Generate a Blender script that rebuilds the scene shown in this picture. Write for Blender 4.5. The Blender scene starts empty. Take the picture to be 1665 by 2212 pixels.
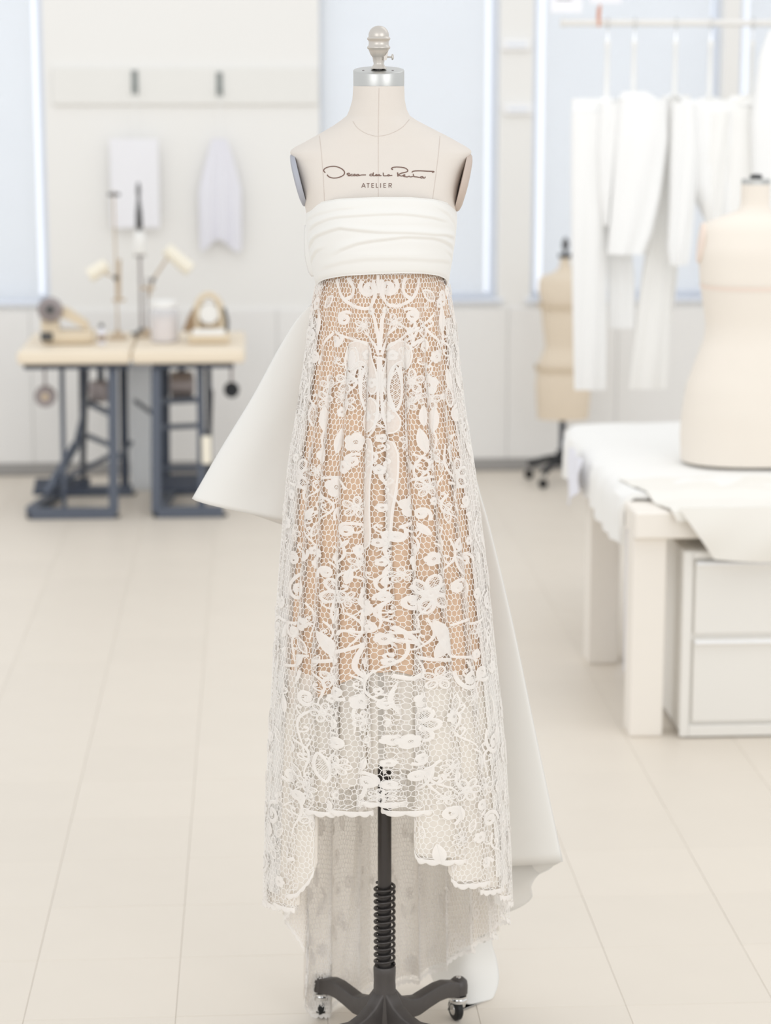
import bpy, bmesh, math, random
import numpy as np
from mathutils import Vector, Matrix
from mathutils.bvhtree import BVHTree
from mathutils.geometry import delaunay_2d_cdt

random.seed(7)
rng = np.random.default_rng(7)
sc = bpy.context.scene
C = sc.collection
R = math.radians
PI = math.pi

# ------------------------------------------------------------------ camera
F = 4800.0                  # focal length in pixels of a 1665 x 2212 frame
EYE = 2.05                  # eye height
PITCH = math.atan(960 / F)  # looking slightly down
YAW = R(3.39)               # room axis against the viewing direction
FORM_D = 4.387              # distance of the dress form
cam_data = bpy.data.cameras.new('camera')
cam = bpy.data.objects.new('camera', cam_data)
C.objects.link(cam)
cam.location = (0, 0, EYE)
cam.rotation_euler = (PI / 2 - PITCH, 0, -YAW)
cam_data.sensor_fit = 'HORIZONTAL'
cam_data.sensor_width = 36.0
cam_data.lens = F / 1665 * 36.0
cam_data.clip_start = 0.05
cam_data.clip_end = 100
cam_data.dof.use_dof = True
cam_data.dof.focus_distance = 4.33
cam_data.dof.aperture_fstop = 3.7
sc.camera = cam

# ------------------------------------------------------------------ world, lights, exposure
w = bpy.data.worlds.new('world')
sc.world = w
w.use_nodes = True
bg = w.node_tree.nodes['Background']
bg.inputs[0].default_value = (0.97, 0.985, 1.0, 1)
bg.inputs[1].default_value = 0.93
sc.view_settings.view_transform = 'Standard'
sc.view_settings.look = 'None'
sc.view_settings.gamma = 1.0
sc.view_settings.use_curve_mapping = False
sc.view_settings.exposure = 0.10


def area(name, loc, target, size, size_y, power, col=(1, 1, 1)):
    l = bpy.data.lights.new(name, 'AREA')
    l.shape = 'RECTANGLE'
    l.size, l.size_y = size, size_y
    l.energy = power
    l.color = col
    o = bpy.data.objects.new(name, l)
    C.objects.link(o)
    o.location = loc
    o.rotation_euler = (Vector(target) - Vector(loc)).to_track_quat('-Z', 'Y').to_euler()
    return o


area('window_light', (-2.6, -1.6, 3.0), (0.2, 4.4, 1.1), 3.6, 2.4, 55, (0.98, 0.99, 1.0))  # added soft fill from the camera side, shapes the gown
area('window_light', (3.4, -0.6, 3.0), (0.3, 4.6, 0.9), 3.0, 2.2, 50, (0.98, 0.99, 1.0))  # second added fill, from the right, lifts the satin tail
area('ceiling_light', (2.2, 5.6, 3.6), (2.0, 7.6, 0.8), 3.0, 1.4, 17, (1.0, 0.99, 0.98))
area('ceiling_light', (-0.8, 7.6, 3.9), (-0.6, 9.6, 0.5), 3.2, 1.2, 16, (1.0, 0.99, 0.98))

# ------------------------------------------------------------------ helpers
cy, sy = math.cos(YAW), math.sin(YAW)
FWD = Vector((sy * math.cos(PITCH), cy * math.cos(PITCH), -math.sin(PITCH)))
RGT = Vector((cy, -sy, 0))
UPV = RGT.cross(FWD)
CAM = Vector((0, 0, EYE))
FORM = Vector((sy * FORM_D, cy * FORM_D, 0))


def P(px, py, Y=None, z=None, D=None):
    """photograph pixel -> room point on the plane y = Y, the plane z = z or at ground distance D"""
    d = FWD + RGT * ((px - 832.5) / F) - UPV * ((py - 1106) / F)
    if Y is not None:
        t = Y / d.y
    elif z is not None:
        t = (z - EYE) / d.z
    else:
        t = D / (d.x * sy + d.y * cy)
    return CAM + d * t


def L(px, py, yl=0.0):
    """pixel -> point in the dress form's own frame (x right, y away from the viewer, z up) at depth yl"""
    c, s = math.cos(PITCH), math.sin(PITCH)
    a, b = (px - 832.5) / F, -(py - 1106) / F
    d = (a, c + b * s, -s + b * c)
    t = (yl + FORM_D) / d[1]
    return Vector((d[0] * t, yl, EYE + d[2] * t))


def lin(c):
    c = c / 255.0
    return c / 12.92 if c <= 0.04045 else ((c + 0.055) / 1.055) ** 2.4


def rgb(r, g, b):
    return (lin(r), lin(g), lin(b), 1)


def mat(name, col, rough=0.6, metal=0.0, var=0.03, scale=8.0, bump=0.0, bscale=200.0, spec=0.4,
        trans=0.0, clear=0.0, emit=None, estr=0.0, rnd=0.0, stretch=None, sheen=0.0):
    m = bpy.data.materials.new(name)
    m.use_nodes = True
    nt = m.node_tree
    n, lk = nt.nodes, nt.links
    b = n['Principled BSDF']
    b.inputs['Roughness'].default_value = rough
    b.inputs['Metallic'].default_value = metal
    b.inputs['Specular IOR Level'].default_value = spec
    if sheen:
        b.inputs['Sheen Weight'].default_value = sheen
    tc = n.new('ShaderNodeTexCoord')
    mp = n.new('ShaderNodeMapping')
    lk.new(tc.outputs['Object'], mp.inputs['Vector'])
    if stretch:
        mp.inputs['Scale'].default_value = stretch
    no = n.new('ShaderNodeTexNoise')
    no.inputs['Scale'].default_value = scale
    no.inputs['Detail'].default_value = 4
    lk.new(mp.outputs[0], no.inputs['Vector'])
    mx = n.new('ShaderNodeMix')
    mx.data_type = 'RGBA'
    mx.inputs[6].default_value = tuple(max(0, c * (1 - var)) for c in col[:3]) + (1,)
    mx.inputs[7].default_value = tuple(min(1, c * (1 + var)) for c in col[:3]) + (1,)
    lk.new(no.outputs['Fac'], mx.inputs[0])
    out = mx.outputs[2]
    if rnd:
        oi = n.new('ShaderNodeObjectInfo')
        hs = n.new('ShaderNodeHueSaturation')
        mr = n.new('ShaderNodeMapRange')
        mr.inputs['To Min'].default_value = 1 - rnd
        mr.inputs['To Max'].default_value = 1 + rnd
        lk.new(oi.outputs['Random'], mr.inputs['Value'])
        lk.new(mr.outputs[0], hs.inputs['Value'])
        lk.new(out, hs.inputs['Color'])
        out = hs.outputs[0]
    lk.new(out, b.inputs['Base Color'])
    if bump:
        n2 = n.new('ShaderNodeTexNoise')
        n2.inputs['Scale'].default_value = bscale
        n2.inputs['Detail'].default_value = 3
        lk.new(mp.outputs[0], n2.inputs['Vector'])
        bp = n.new('ShaderNodeBump')
        bp.inputs['Strength'].default_value = bump
        bp.inputs['Distance'].default_value = 0.002
        lk.new(n2.outputs['Fac'], bp.inputs['Height'])
        lk.new(bp.outputs[0], b.inputs['Normal'])
    if emit:
        b.inputs['Emission Color'].default_value = emit
        b.inputs['Emission Strength'].default_value = estr
    last = b.outputs[0]
    o = n['Material Output']
    if trans:            # thin cloth: part of the light passes through diffusely
        tr = n.new('ShaderNodeBsdfTranslucent')
        lk.new(out, tr.inputs['Color'])
        ms = n.new('ShaderNodeMixShader')
        ms.inputs[0].default_value = trans
        lk.new(last, ms.inputs[1])
        lk.new(tr.outputs[0], ms.inputs[2])
        last = ms.outputs[0]
    if clear:            # open weave: part of the light passes straight through
        tp = n.new('ShaderNodeBsdfTransparent')
        ms = n.new('ShaderNodeMixShader')
        ms.inputs[0].default_value = clear
        lk.new(last, ms.inputs[1])
        lk.new(tp.outputs[0], ms.inputs[2])
        last = ms.outputs[0]
    lk.new(last, o.inputs['Surface'])
    return m


M = {}
M['wall'] = mat('wall_paint', rgb(238, 237, 234), 0.7, var=0.012, scale=2)
M['wall_low'] = mat('wall_panel_paint', rgb(237, 236, 234), 0.6, var=0.012, scale=3)
M['rail_board'] = mat('rail_board_paint', rgb(233, 232, 228), 0.6, var=0.01)
M['baseboard'] = mat('baseboard_grey', rgb(162, 160, 158), 0.6)
M['grout'] = mat('floor_grout', rgb(218, 208, 195), 0.7)
M['tile'] = mat('floor_tile', rgb(224, 215, 202), 0.42, var=0.022, scale=5.0, rnd=0.012, spec=0.35)
M['frame'] = mat('window_frame_paint', rgb(226, 231, 240), 0.5)
M['shade'] = mat('roller_shade_cloth', rgb(244, 246, 248), 0.8, trans=0.5, var=0.015, scale=3)
M['glass'] = mat('window_glass', rgb(234, 240, 250), 0.1, clear=0.8, emit=rgb(232, 240, 252), estr=0.8)  # faint glow added to the panes so the daylight strips read brighter
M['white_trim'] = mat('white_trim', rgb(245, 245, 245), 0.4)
M['linen'] = mat('linen_cover', rgb(222, 214, 205), 0.85, var=0.02, scale=30, bump=0.12, bscale=900)
M['linen_tan'] = mat('tan_linen_cover', rgb(228, 214, 194), 0.85, var=0.03, scale=12, bump=0.1, bscale=500)
M['linen_pale'] = mat('pale_linen_cover', rgb(234, 226, 215), 0.85, var=0.02, scale=8, bump=0.1, bscale=500)
M['tan_tape'] = mat('tan_tape', rgb(214, 198, 174), 0.8)
M['seam'] = mat('seam_thread', rgb(210, 198, 188), 0.8)
M['plate_grey'] = mat('armhole_plate_grey', rgb(172, 174, 182), 0.6)
M['plate_pink'] = mat('armhole_plate_pink', rgb(196, 180, 168), 0.6)
M['ink'] = mat('brown_ink', rgb(122, 98, 88), 0.6, spec=0.2)
M['chrome'] = mat('bright_chrome', rgb(222, 222, 222), 0.14, 1.0, var=0.01)
M['cap'] = mat('brushed_aluminium', rgb(200, 200, 197), 0.38, 1.0, var=0.03, scale=20, stretch=(1, 1, 14))
M['finial'] = mat('satin_nickel', rgb(206, 200, 192), 0.38, 0.75, var=0.03, scale=40)
M['iron'] = mat('cast_iron_grey', rgb(84, 80, 78), 0.45, 0.35, var=0.12, scale=60, bump=0.12, bscale=500)
M['steel_dark'] = mat('dark_steel_tube', rgb(74, 71, 70), 0.33, 0.6, var=0.1, scale=50, stretch=(1, 1, .1))
M['rubber'] = mat('black_rubber', rgb(28, 28, 28), 0.5)
M['satin'] = mat('ivory_satin', rgb(239, 237, 232), 0.5, var=0.008, scale=6, bump=0.03, bscale=600, trans=0.05, sheen=0.15)
M['organza'] = mat('white_organza', rgb(244, 242, 238), 0.6, trans=0.35, clear=0.22)
M['lace'] = mat('ivory_lace_thread', rgb(251, 248, 244), 0.75, var=0.01, scale=30, trans=0.25)
M['motif'] = mat('ivory_lace_motif', rgb(250, 246, 241), 0.75, var=0.02, scale=120, trans=0.2, bump=0.1, bscale=900, clear=0.12)
M['sheer'] = mat('sheer_lace_tissue', rgb(248, 240, 232), 0.75, var=0.03, scale=90, trans=0.05, clear=0.30, stretch=(1, 1, .12))
M['nude'] = mat('nude_lining', rgb(217, 187, 160), 0.65, var=0.03, scale=4)
M['tulle'] = mat('white_tulle', rgb(253, 250, 246), 0.8, trans=0.25, clear=0.06)
M['wood'] = mat('blond_wood_top', rgb(238, 225, 204), 0.5, var=0.04, scale=6, stretch=(1, 12, 6))
M['navy'] = mat('navy_grey_steel', rgb(96, 103, 116), 0.5, 0.2)
M['navy_dark'] = mat('dark_navy_steel', rgb(66, 73, 87), 0.5, 0.2)
M['machine'] = mat('beige_machine_enamel', rgb(222, 207, 182), 0.4)
M['grey_metal'] = mat('grey_metal', rgb(150, 142, 142), 0.4, 0.5)
M['dark_metal'] = mat('dark_metal', rgb(88, 88, 88), 0.5, 0.4)
M['black'] = mat('black_plastic', rgb(34, 36, 40), 0.5)
M['brass'] = mat('aged_brass', rgb(196, 178, 154), 0.45, 0.3)
M['hook_grey'] = mat('hook_grey_metal', rgb(142, 147, 145), 0.5, 0.2)
M['petticoat'] = mat('sheer_petticoat', rgb(252, 246, 237), 0.8, trans=0.25, clear=0.08)
M['back_tulle'] = mat('beige_back_tulle', rgb(245, 239, 230), 0.8, trans=0.25, clear=0.24)
M['lamp_shade'] = mat('cream_lamp_shade', rgb(242, 236, 220), 0.5)
M['white_plastic'] = mat('white_plastic', rgb(242, 242, 240), 0.45)
M['beige'] = mat('beige_filling', rgb(236, 220, 208), 0.8)
M['tan_ply'] = mat('tan_plywood', rgb(208, 176, 128), 0.6, var=0.08, scale=20)
M['brown'] = mat('brown_guard', rgb(150, 126, 98), 0.6, var=0.1, scale=20)
M['garment'] = mat('white_cotton', rgb(250, 250, 249), 0.85, var=0.006, trans=0.1)
M['garment_cream'] = mat('cream_white_cotton', rgb(249, 248, 245), 0.85, var=0.006, trans=0.1)
M['paper'] = mat('white_pattern_paper', rgb(246, 246, 250), 0.8, var=0.01, trans=0.1)
M['lavender'] = mat('lavender_white_cloth', rgb(240, 240, 247), 0.8, var=0.01, trans=0.1)
M['rail'] = mat('cream_rail', rgb(228, 226, 222), 0.5)
M['clip'] = mat('orange_red_clip', rgb(214, 152, 124), 0.5)
M['table_leg'] = mat('cream_table_paint', rgb(240, 234, 225), 0.55, var=0.015)
M['cabinet'] = mat('off_white_cabinet_paint', rgb(234, 231, 225), 0.45, var=0.01)
M['muslin'] = mat('white_muslin', rgb(250, 249, 246), 0.85, var=0.01, trans=0.1)
M['muslin_cream'] = mat('cream_muslin', rgb(246, 243, 236), 0.85, var=0.012, trans=0.1)
M['grey_print'] = mat('grey_print_ink', rgb(150, 150, 150), 0.7)


class MB:
    """collects shapes and links them as one mesh object"""

    def __init__(self):
        self.v, self.f, self.n = [], [], 0

    def add(self, v, f):
        v = np.asarray(v, float).reshape(-1, 3)
        k = self.n
        self.v.append(v)
        self.f.extend([tuple(i + k for i in q) for q in f])
        self.n += len(v)
        return self

    def box(self, c, s, rz=0.0, ch=0.0, rot=None):
        """box centred on c, size s, with chamfered edges when ch > 0"""
        x, y, z = s[0] / 2, s[1] / 2, s[2] / 2
        bm = bmesh.new()
        bmesh.ops.create_cube(bm, size=1.0)
        bmesh.ops.scale(bm, vec=(s[0], s[1], s[2]), verts=bm.verts)
        if ch:
            bmesh.ops.bevel(bm, geom=list(bm.edges), offset=ch, segments=1, affect='EDGES')
        m = rot if rot else Matrix.Rotation(rz, 3, 'Z')
        bm.verts.index_update()
        v = [m @ p.co + Vector(c) for p in bm.verts]
        f = [[p.index for p in q.verts] for q in bm.faces]
        bm.free()
        return self.add(v, f)

    def bar(self, a, b, wx, wy, ch=0.0):
        """rectangular bar from a to b"""
        a, b = Vector(a), Vector(b)
        d = b - a
        return self.box((a + b) / 2, (wx, wy, d.length), ch=ch, rot=d.to_track_quat('Z', 'Y').to_matrix())

    def tube(self, pts, r, n=10, cap=True):
        pts = [Vector(p) for p in pts]
        rs = r if hasattr(r, '__len__') else [r] * len(pts)
        v, f = [], []
        up = Vector((0, 0, 1))
        prev = None
        for i, p in enumerate(pts):
            d = (pts[min(i + 1, len(pts) - 1)] - pts[max(i - 1, 0)]).normalized()
            if prev is None:
                a = d.cross(up)
                if a.length < 1e-3:
                    a = d.cross(Vector((0, 1, 0)))
                a.normalize()
            else:
                a = (prev - d * prev.dot(d)).normalized()
            prev = a
            b = d.cross(a)
            for k in range(n):
                t = 2 * PI * k / n
                v.append(p + (a * math.cos(t) + b * math.sin(t)) * rs[i])
        for i in range(len(pts) - 1):
            for k in range(n):
                f.append((i * n + k, i * n + (k + 1) % n, (i + 1) * n + (k + 1) % n, (i + 1) * n + k))
        if cap:
            f.append(tuple(range(n - 1, -1, -1)))
            f.append(tuple(range((len(pts) - 1) * n, len(pts) * n)))
        return self.add(v, f)

    def lathe(self, prof, c=(0, 0, 0), n=28, rot=None):
        """prof: list of (r, z) from bottom to top"""
        v, f = [], []
        m = rot or Matrix.Identity(3)
        for r, z in prof:
            for k in range(n):
                t = 2 * PI * k / n
                v.append(m @ Vector((r * math.cos(t), r * math.sin(t), z)) + Vector(c))
        for i in range(len(prof) - 1):
            for k in range(n):
                f.append((i * n + k, i * n + (k + 1) % n, (i + 1) * n + (k + 1) % n, (i + 1) * n + k))
        f.append(tuple(range(n - 1, -1, -1)))
        f.append(tuple(range((len(prof) - 1) * n, len(prof) * n)))
        return self.add(v, f)

    def loft(self, rings, cap=True):
        n = len(rings[0])
        v = np.concatenate([np.asarray(r, float) for r in rings])
        f = []
        for i in range(len(rings) - 1):
            for k in range(n):
                f.append((i * n + k, i * n + (k + 1) % n, (i + 1) * n + (k + 1) % n, (i + 1) * n + k))
        if cap:
            f.append(tuple(range(n - 1, -1, -1)))
            f.append(tuple(range((len(rings) - 1) * n, len(rings) * n)))
        return self.add(v, f)

    def grid(self, pts, thick=0.0):
        """pts: (nu, nv, 3) sheet, doubled with a rim when thick > 0"""
        pts = np.asarray(pts, float)
        nu, nv = pts.shape[:2]
        f = [(i * nv + j, i * nv + j + 1, (i + 1) * nv + j + 1, (i + 1) * nv + j) for i in range(nu - 1) for j in range(nv - 1)]
        if not thick:
            return self.add(pts.reshape(-1, 3), f)
        du = np.gradient(pts, axis=0)
        dv = np.gradient(pts, axis=1)
        nn = np.cross(du, dv)
        nn /= np.linalg.norm(nn, axis=2, keepdims=True) + 1e-12
        a = (pts + nn * thick / 2).reshape(-1, 3)
        b = (pts - nn * thick / 2).reshape(-1, 3)
        k = nu * nv
        ff = [q[::-1] for q in f] + [tuple(i + k for i in q) for q in f]
        ring = [j for j in range(nv)] + [i * nv + nv - 1 for i in range(1, nu)] + \
               [(nu - 1) * nv + j for j in range(nv - 2, -1, -1)] + [i * nv for i in range(nu - 2, 0, -1)]
        for i in range(len(ring)):
            p, q = ring[i], ring[(i + 1) % len(ring)]
            ff.append((p, q, q + k, p + k))
        return self.add(np.concatenate([a, b]), ff)

    def build(self, name, m, parent=None, smooth=True, loc=None, angle=40):
        me = bpy.data.meshes.new(name)
        me.from_pydata(np.concatenate(self.v).tolist(), [], self.f)
        me.materials.append(m)
        if smooth:
            me.polygons.foreach_set('use_smooth', [True] * len(me.polygons))
            if angle < 180:
                me.set_sharp_from_angle(angle=R(angle))
        me.update()
        o = bpy.data.objects.new(name, me)
        C.objects.link(o)
        if parent:
            o.parent = parent
        if loc is not None:
            o.location = loc
        return o


def tag(o, label, cat, group=None, kind=None):
    o['label'] = label
    o['category'] = cat
    if group:
        o['group'] = group
    if kind:
        o['kind'] = kind
    return o


def thing(name, label, cat, loc, rz=0.0, group=None):
    o = bpy.data.objects.new(name, None)
    o.empty_display_size = 0.1
    C.objects.link(o)
    o.location = loc
    o.rotation_euler = (0, 0, rz)
    return tag(o, label, cat, group)


def struct(o):
    o['kind'] = 'structure'
    return o


def interp(x, xs, ys):
    return np.interp(x, xs, ys)


def smooth_poly(pts, n=8):
    """Catmull-Rom through 2-D or 3-D points"""
    p = np.asarray(pts, float)
    q = np.concatenate([[2 * p[0] - p[1]], p, [2 * p[-1] - p[-2]]])
    out = []
    for i in range(1, len(q) - 2):
        for k in range(n):
            t = k / n
            out.append(0.5 * ((2 * q[i]) + (-q[i - 1] + q[i + 1]) * t + (2 * q[i - 1] - 5 * q[i] + 4 * q[i + 1] - q[i + 2]) * t ** 2
                              + (-q[i - 1] + 3 * q[i] - 3 * q[i + 1] + q[i + 2]) * t ** 3))
    out.append(p[-1])
    return np.array(out)

# ================================================================== the room
WY = 11.32          # face of the back wall
T = 0.333           # floor tile pitch
floor = struct(MB().box((0.9, 6.6, -0.052), (11.0, 13.4, 0.1)).build('floor', M['grout'], smooth=False))
tile_mesh = None
for i in range(14):
    for j in range(21):
        x = -0.523 + (i - 4) * T + T / 2
        y = 4.6 + (j - 1) * T + T / 2
        if tile_mesh is None:
            t = MB().box((0, 0, -0.003), (T - 0.0007, T - 0.0007, 0.006), ch=0.0006).build('tile', M['tile'], floor, smooth=False)
            tile_mesh = t.data
        else:
            t = bpy.data.objects.new('tile', tile_mesh)
            C.objects.link(t)
            t.parent = floor
        t.location = (x, y, 0.0005 + 0.0004 * random.random())
        t.rotation_euler = (R(random.uniform(-.05, .05)), R(random.uniform(-.05, .05)), 0)


def wx(px, y=400):
    return P(px, y, Y=WY).x


SILL = P(500, 655, Y=WY).z
# openings on the wall: window 1 (left edge of the picture), 2 (behind the form), 3 and 4 (right)
W = [(wx(-330), wx(107, 600)), (wx(692), wx(1077)), (wx(1150, 300), wx(1554)), (wx(1590), wx(2000))]
TOP = 3.15
HGT = 3.6
wall = MB()
wall.box(((-4 + 6.4) / 2, WY + 0.09, SILL / 2), (10.4, 0.18, SILL))
edges = [-4.0] + [e for q in W for e in q] + [6.4]
for a, b in zip(edges[0::2], edges[1::2]):
    wall.box(((a + b) / 2, WY + 0.09, (SILL + TOP) / 2), (b - a, 0.18, TOP - SILL))
wall.box(((-4 + 6.4) / 2, WY + 0.09, (TOP + HGT) / 2), (10.4, 0.18, HGT - TOP))
wall_back = struct(wall.build('wall_back', M['wall'], smooth=False))
# panelled lower wall: separate flat boards with narrow joints
bz0, bz1 = 0.062, SILL - 0.03
px_j = [-420, -190, 70, 330, 600, 860, 1095, 1330, 1570, 1830, 2060]
for a, b in zip(px_j[:-1], px_j[1:]):
    xa, xb = wx(a, 850), wx(b, 850)
    MB().box(((xa + xb) / 2, WY - 0.010, (bz0 + bz1) / 2), (xb - xa - 0.002, 0.018, bz1 - bz0), ch=0.003).build('panel', M['wall_low'], wall_back, smooth=False)
struct(MB().box((1.2, WY - 0.012, 0.031), (10.4, 0.022, 0.060), ch=0.003).build('baseboard_back', M['baseboard'], smooth=False))

for i, (a, b) in enumerate(W):
    o = MB()
    fw = 0.035
    zc = (SILL + TOP) / 2
    for x in (a + fw / 2, b - fw / 2):
        o.box((x, WY + 0.12, zc), (fw, 0.06, TOP - SILL - 0.004), ch=0.004)
    o.box(((a + b) / 2, WY + 0.12, SILL + fw / 2 + 0.002), (b - a - 2 * fw - 0.002, 0.06, fw), ch=0.004)
    o.box(((a + b) / 2, WY + 0.12, TOP - fw / 2 - 0.002), (b - a - 2 * fw - 0.002, 0.06, fw), ch=0.004)
    win = struct(o.build('window_%d' % (i + 1), M['frame'], smooth=False))
    MB().box(((a + b) / 2, WY + 0.135, zc), (b - a - 2 * fw, 0.006, TOP - SILL - 2 * fw)).build('pane', M['glass'], win, smooth=False)
    # roller shade: stops short of one jamb so that a bright strip of daylight shows beside it
    gl, gr = [(0.0, 0.055), (0.01, 0.066), (0.062, 0.058), (0.05, 0.03)][i]
    zb = SILL + [0.012, 0.035, 0.045, 0.02][i]
    sx0, sx1 = a + gl, b - gr
    n = 24
    g = np.zeros((2, n, 3))
    for k in range(n):
        xx = sx0 + (sx1 - sx0) * k / (n - 1)
        g[0, k] = (xx, WY + 0.05 + 0.004 * math.sin(k * .8 + i), zb)
        g[1, k] = (xx, WY + 0.05, TOP - 0.05)
    MB().grid(g, 0.0015).build('roller_shade', M['shade'], win)
    MB().box(((sx0 + sx1) / 2, WY + 0.05, zb), (sx1 - sx0 - .004, 0.014, 0.022), ch=0.004).build('hem_bar', M['frame'], win, smooth=False)
    MB().tube([(sx0, WY + 0.05, TOP - 0.03), (sx1, WY + 0.05, TOP - 0.03)], 0.025, 12).build('roller', M['frame'], win)
    MB().box(((a + b) / 2, WY - 0.004, SILL + 0.004), (b - a + 0.05, 0.05, 0.022), ch=0.004).build('window_sill', M['frame'], win, smooth=False)

# pale board with coat hooks on the wall above the sewing tables
ra, rb = P(112, 145, Y=WY), P(688, 226, Y=WY)
board = struct(MB().box(((ra.x + rb.x) / 2, WY - 0.011, (ra.z + rb.z) / 2), (rb.x - ra.x, 0.020, ra.z - rb.z), ch=0.004).build('trim_1', M['rail_board'], smooth=False))


def hook(px, py, label):
    p = P(px, py, Y=WY - 0.03)
    t = thing('wall_hook', label, 'hook', (p.x, WY - 0.021, p.z), 0, 'grey hooks on the wall board')
    MB().box((0, -0.004, 0), (0.032, 0.008, 0.118), ch=0.002).build('hook_plate', M['hook_grey'], t, smooth=False)
    MB().tube(smooth_poly([(0, -0.008, -0.03), (0, -0.03, -0.045), (0, -0.045, -0.03), (0, -0.045, -0.01)], 4), 0.0045, 8).build('hook_arm', M['hook_grey'], t)
    MB().lathe([(0.004, -0.0015), (0.006, 0), (0.004, 0.0015)], (0, -0.009, 0.04), 8, Matrix.Rotation(PI / 2, 3, 'X')).build('screw', M['grey_metal'], t)
    return p


h1 = hook(291, 178, 'dark grey wall hook above the hanging white pattern paper, left of two')
h2 = hook(474, 182, 'mid grey wall hook above the hanging lavender cloth, right of two')


def hanging(name, label, cat, m, px0, px1, y0, y1, Y, hp, folds, skew=0.0, paper=False):
    a, b = P(px0, y0, Y=Y), P(px1, y1, Y=Y)
    nu, nv = 26, 30
    g = np.zeros((nv, nu, 3))
    for j in range(nv):
        v = j / (nv - 1)
        for i in range(nu):
            u = i / (nu - 1)
            wid = 1.0 if paper else (0.30 + 0.70 * min(1, v * 2.2) ** 0.8)
            x = (a.x + b.x) / 2 + (u - .5) * (b.x - a.x) * wid + skew * v
            amp = 0.004 if paper else 0.012
            g[j, i] = (x, Y + amp * math.sin(u * folds * 2 * PI + v) * (0.3 + v), a.z + (b.z - a.z) * v - (0 if paper else 0.03 * math.cos(u * 7)) * v)
    t = thing(name, label, cat, (hp.x, Y, a.z))
    g -= np.array([hp.x, Y, a.z])
    MB().grid(g, 0.002).build('sheet', m, t)
    MB().tube([(0, 0.0, 0.002), (0, 0.0, hp.z - a.z - 0.055), (0, 0.006, hp.z - a.z - 0.04)], 0.0022, 6).build('cord', M['white_plastic'], t)
    return t


hanging('pattern_paper', 'white sheet of pattern paper hanging flat on the wall below the left hook', 'paper', M['paper'], 236, 345, 300, 492, WY - 0.075, h1, 1.2, paper=True)
hanging('hanging_cloth', 'lavender white cloth hanging in folds on the wall below the right hook', 'cloth', M['lavender'], 428, 522, 300, 530, WY - 0.075, h2, 3.0, skew=0.0)

# two white bars modelled in place of light reflections on the window pier
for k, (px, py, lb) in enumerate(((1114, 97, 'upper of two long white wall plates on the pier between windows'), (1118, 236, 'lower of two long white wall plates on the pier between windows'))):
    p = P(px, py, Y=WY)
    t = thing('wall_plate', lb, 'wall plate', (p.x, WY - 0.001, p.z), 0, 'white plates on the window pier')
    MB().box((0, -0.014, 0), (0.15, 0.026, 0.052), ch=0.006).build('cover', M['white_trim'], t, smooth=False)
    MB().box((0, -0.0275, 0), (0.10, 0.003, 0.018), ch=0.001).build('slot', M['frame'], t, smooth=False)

# ================================================================== sewing tables
TZ = 0.79


def sewing_table(name, label, pxl, pxr, Y0, legs):
    """legs: dict of px positions at the front plane"""
    xa, xb = P(pxl, 770, Y=Y0).x, P(pxr, 770, Y=Y0).x
    cx = (xa + xb) / 2
    dp = 0.74
    t = thing(name, label, 'sewing table', (cx, Y0 + dp / 2, 0), 0, 'sewing tables by the back wall')
    wd = xb - xa
    MB().box((0, 0, TZ - 0.033), (wd, dp, 0.062), ch=0.012).build('tabletop', M['wood'], t, smooth=False)
    zb = TZ - 0.0645
    fx0, fx1 = [v - cx for v in legs['beam']]
    f = MB()
    for y in (-dp / 2 + 0.05, dp / 2 - 0.06):
        f.box(((fx0 + fx1) / 2, y, zb - 0.0125), (fx1 - fx0, 0.04, 0.024), ch=0.003)
    f.build('top_beam', M['navy_dark'], t, smooth=False)
    for (x0, y0, x1, y1, wdt, mm) in legs['leg']:
        MB().bar((x0 - cx, y0, zb - 0.026), (x1 - cx, y1, 0.024), wdt, wdt * 1.1, ch=0.004).build('leg', M[mm], t, smooth=False)
    for (x0, y0, z0, x1, y1, z1, wdt) in legs['bar']:
        MB().bar((x0 - cx, y0, z0), (x1 - cx, y1, z1), wdt, wdt, ch=0.003).build('crossbar', M['navy'], t, smooth=False)
    for (x0, y0, x1, y1) in legs['foot']:
        MB().bar((x0 - cx, y0, 0.024), (x1 - cx, y1, 0.024), 0.055, 0.046, ch=0.004).build('foot_rail', M['navy'], t, smooth=False)
        for (fx, fy) in ((x0, y0), (x1, y1)):
            MB().lathe([(0.016, 0), (0.020, 0.003), (0.018, 0.012)], (fx - cx, fy, 0.0015), 12).build('foot_pad', M['rubber'], t)
    px_, py_ = legs['treadle']
    tr = MB().box((px_ - cx, py_, 0.115), (0.26, 0.17, 0.014), ch=0.004, rot=Matrix.Rotation(R(14), 3, 'X')).build('treadle', M['navy_dark'], t, smooth=False)
    for k in range(4):
        MB().box((px_ - cx - 0.09 + 0.06 * k, py_ - 0.002, 0.1225), (0.02, 0.14, 0.006), ch=0.001, rot=Matrix.Rotation(R(14), 3, 'X')).build('rib', M['navy_dark'], tr, smooth=False)
    MB().tube([(px_ - cx + 0.1, py_ + 0.05, 0.13), (px_ - cx + 0.12, 0.02, 0.55)], 0.007, 8).build('pitman_rod', M['dark_metal'], t)
    return t, cx


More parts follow.
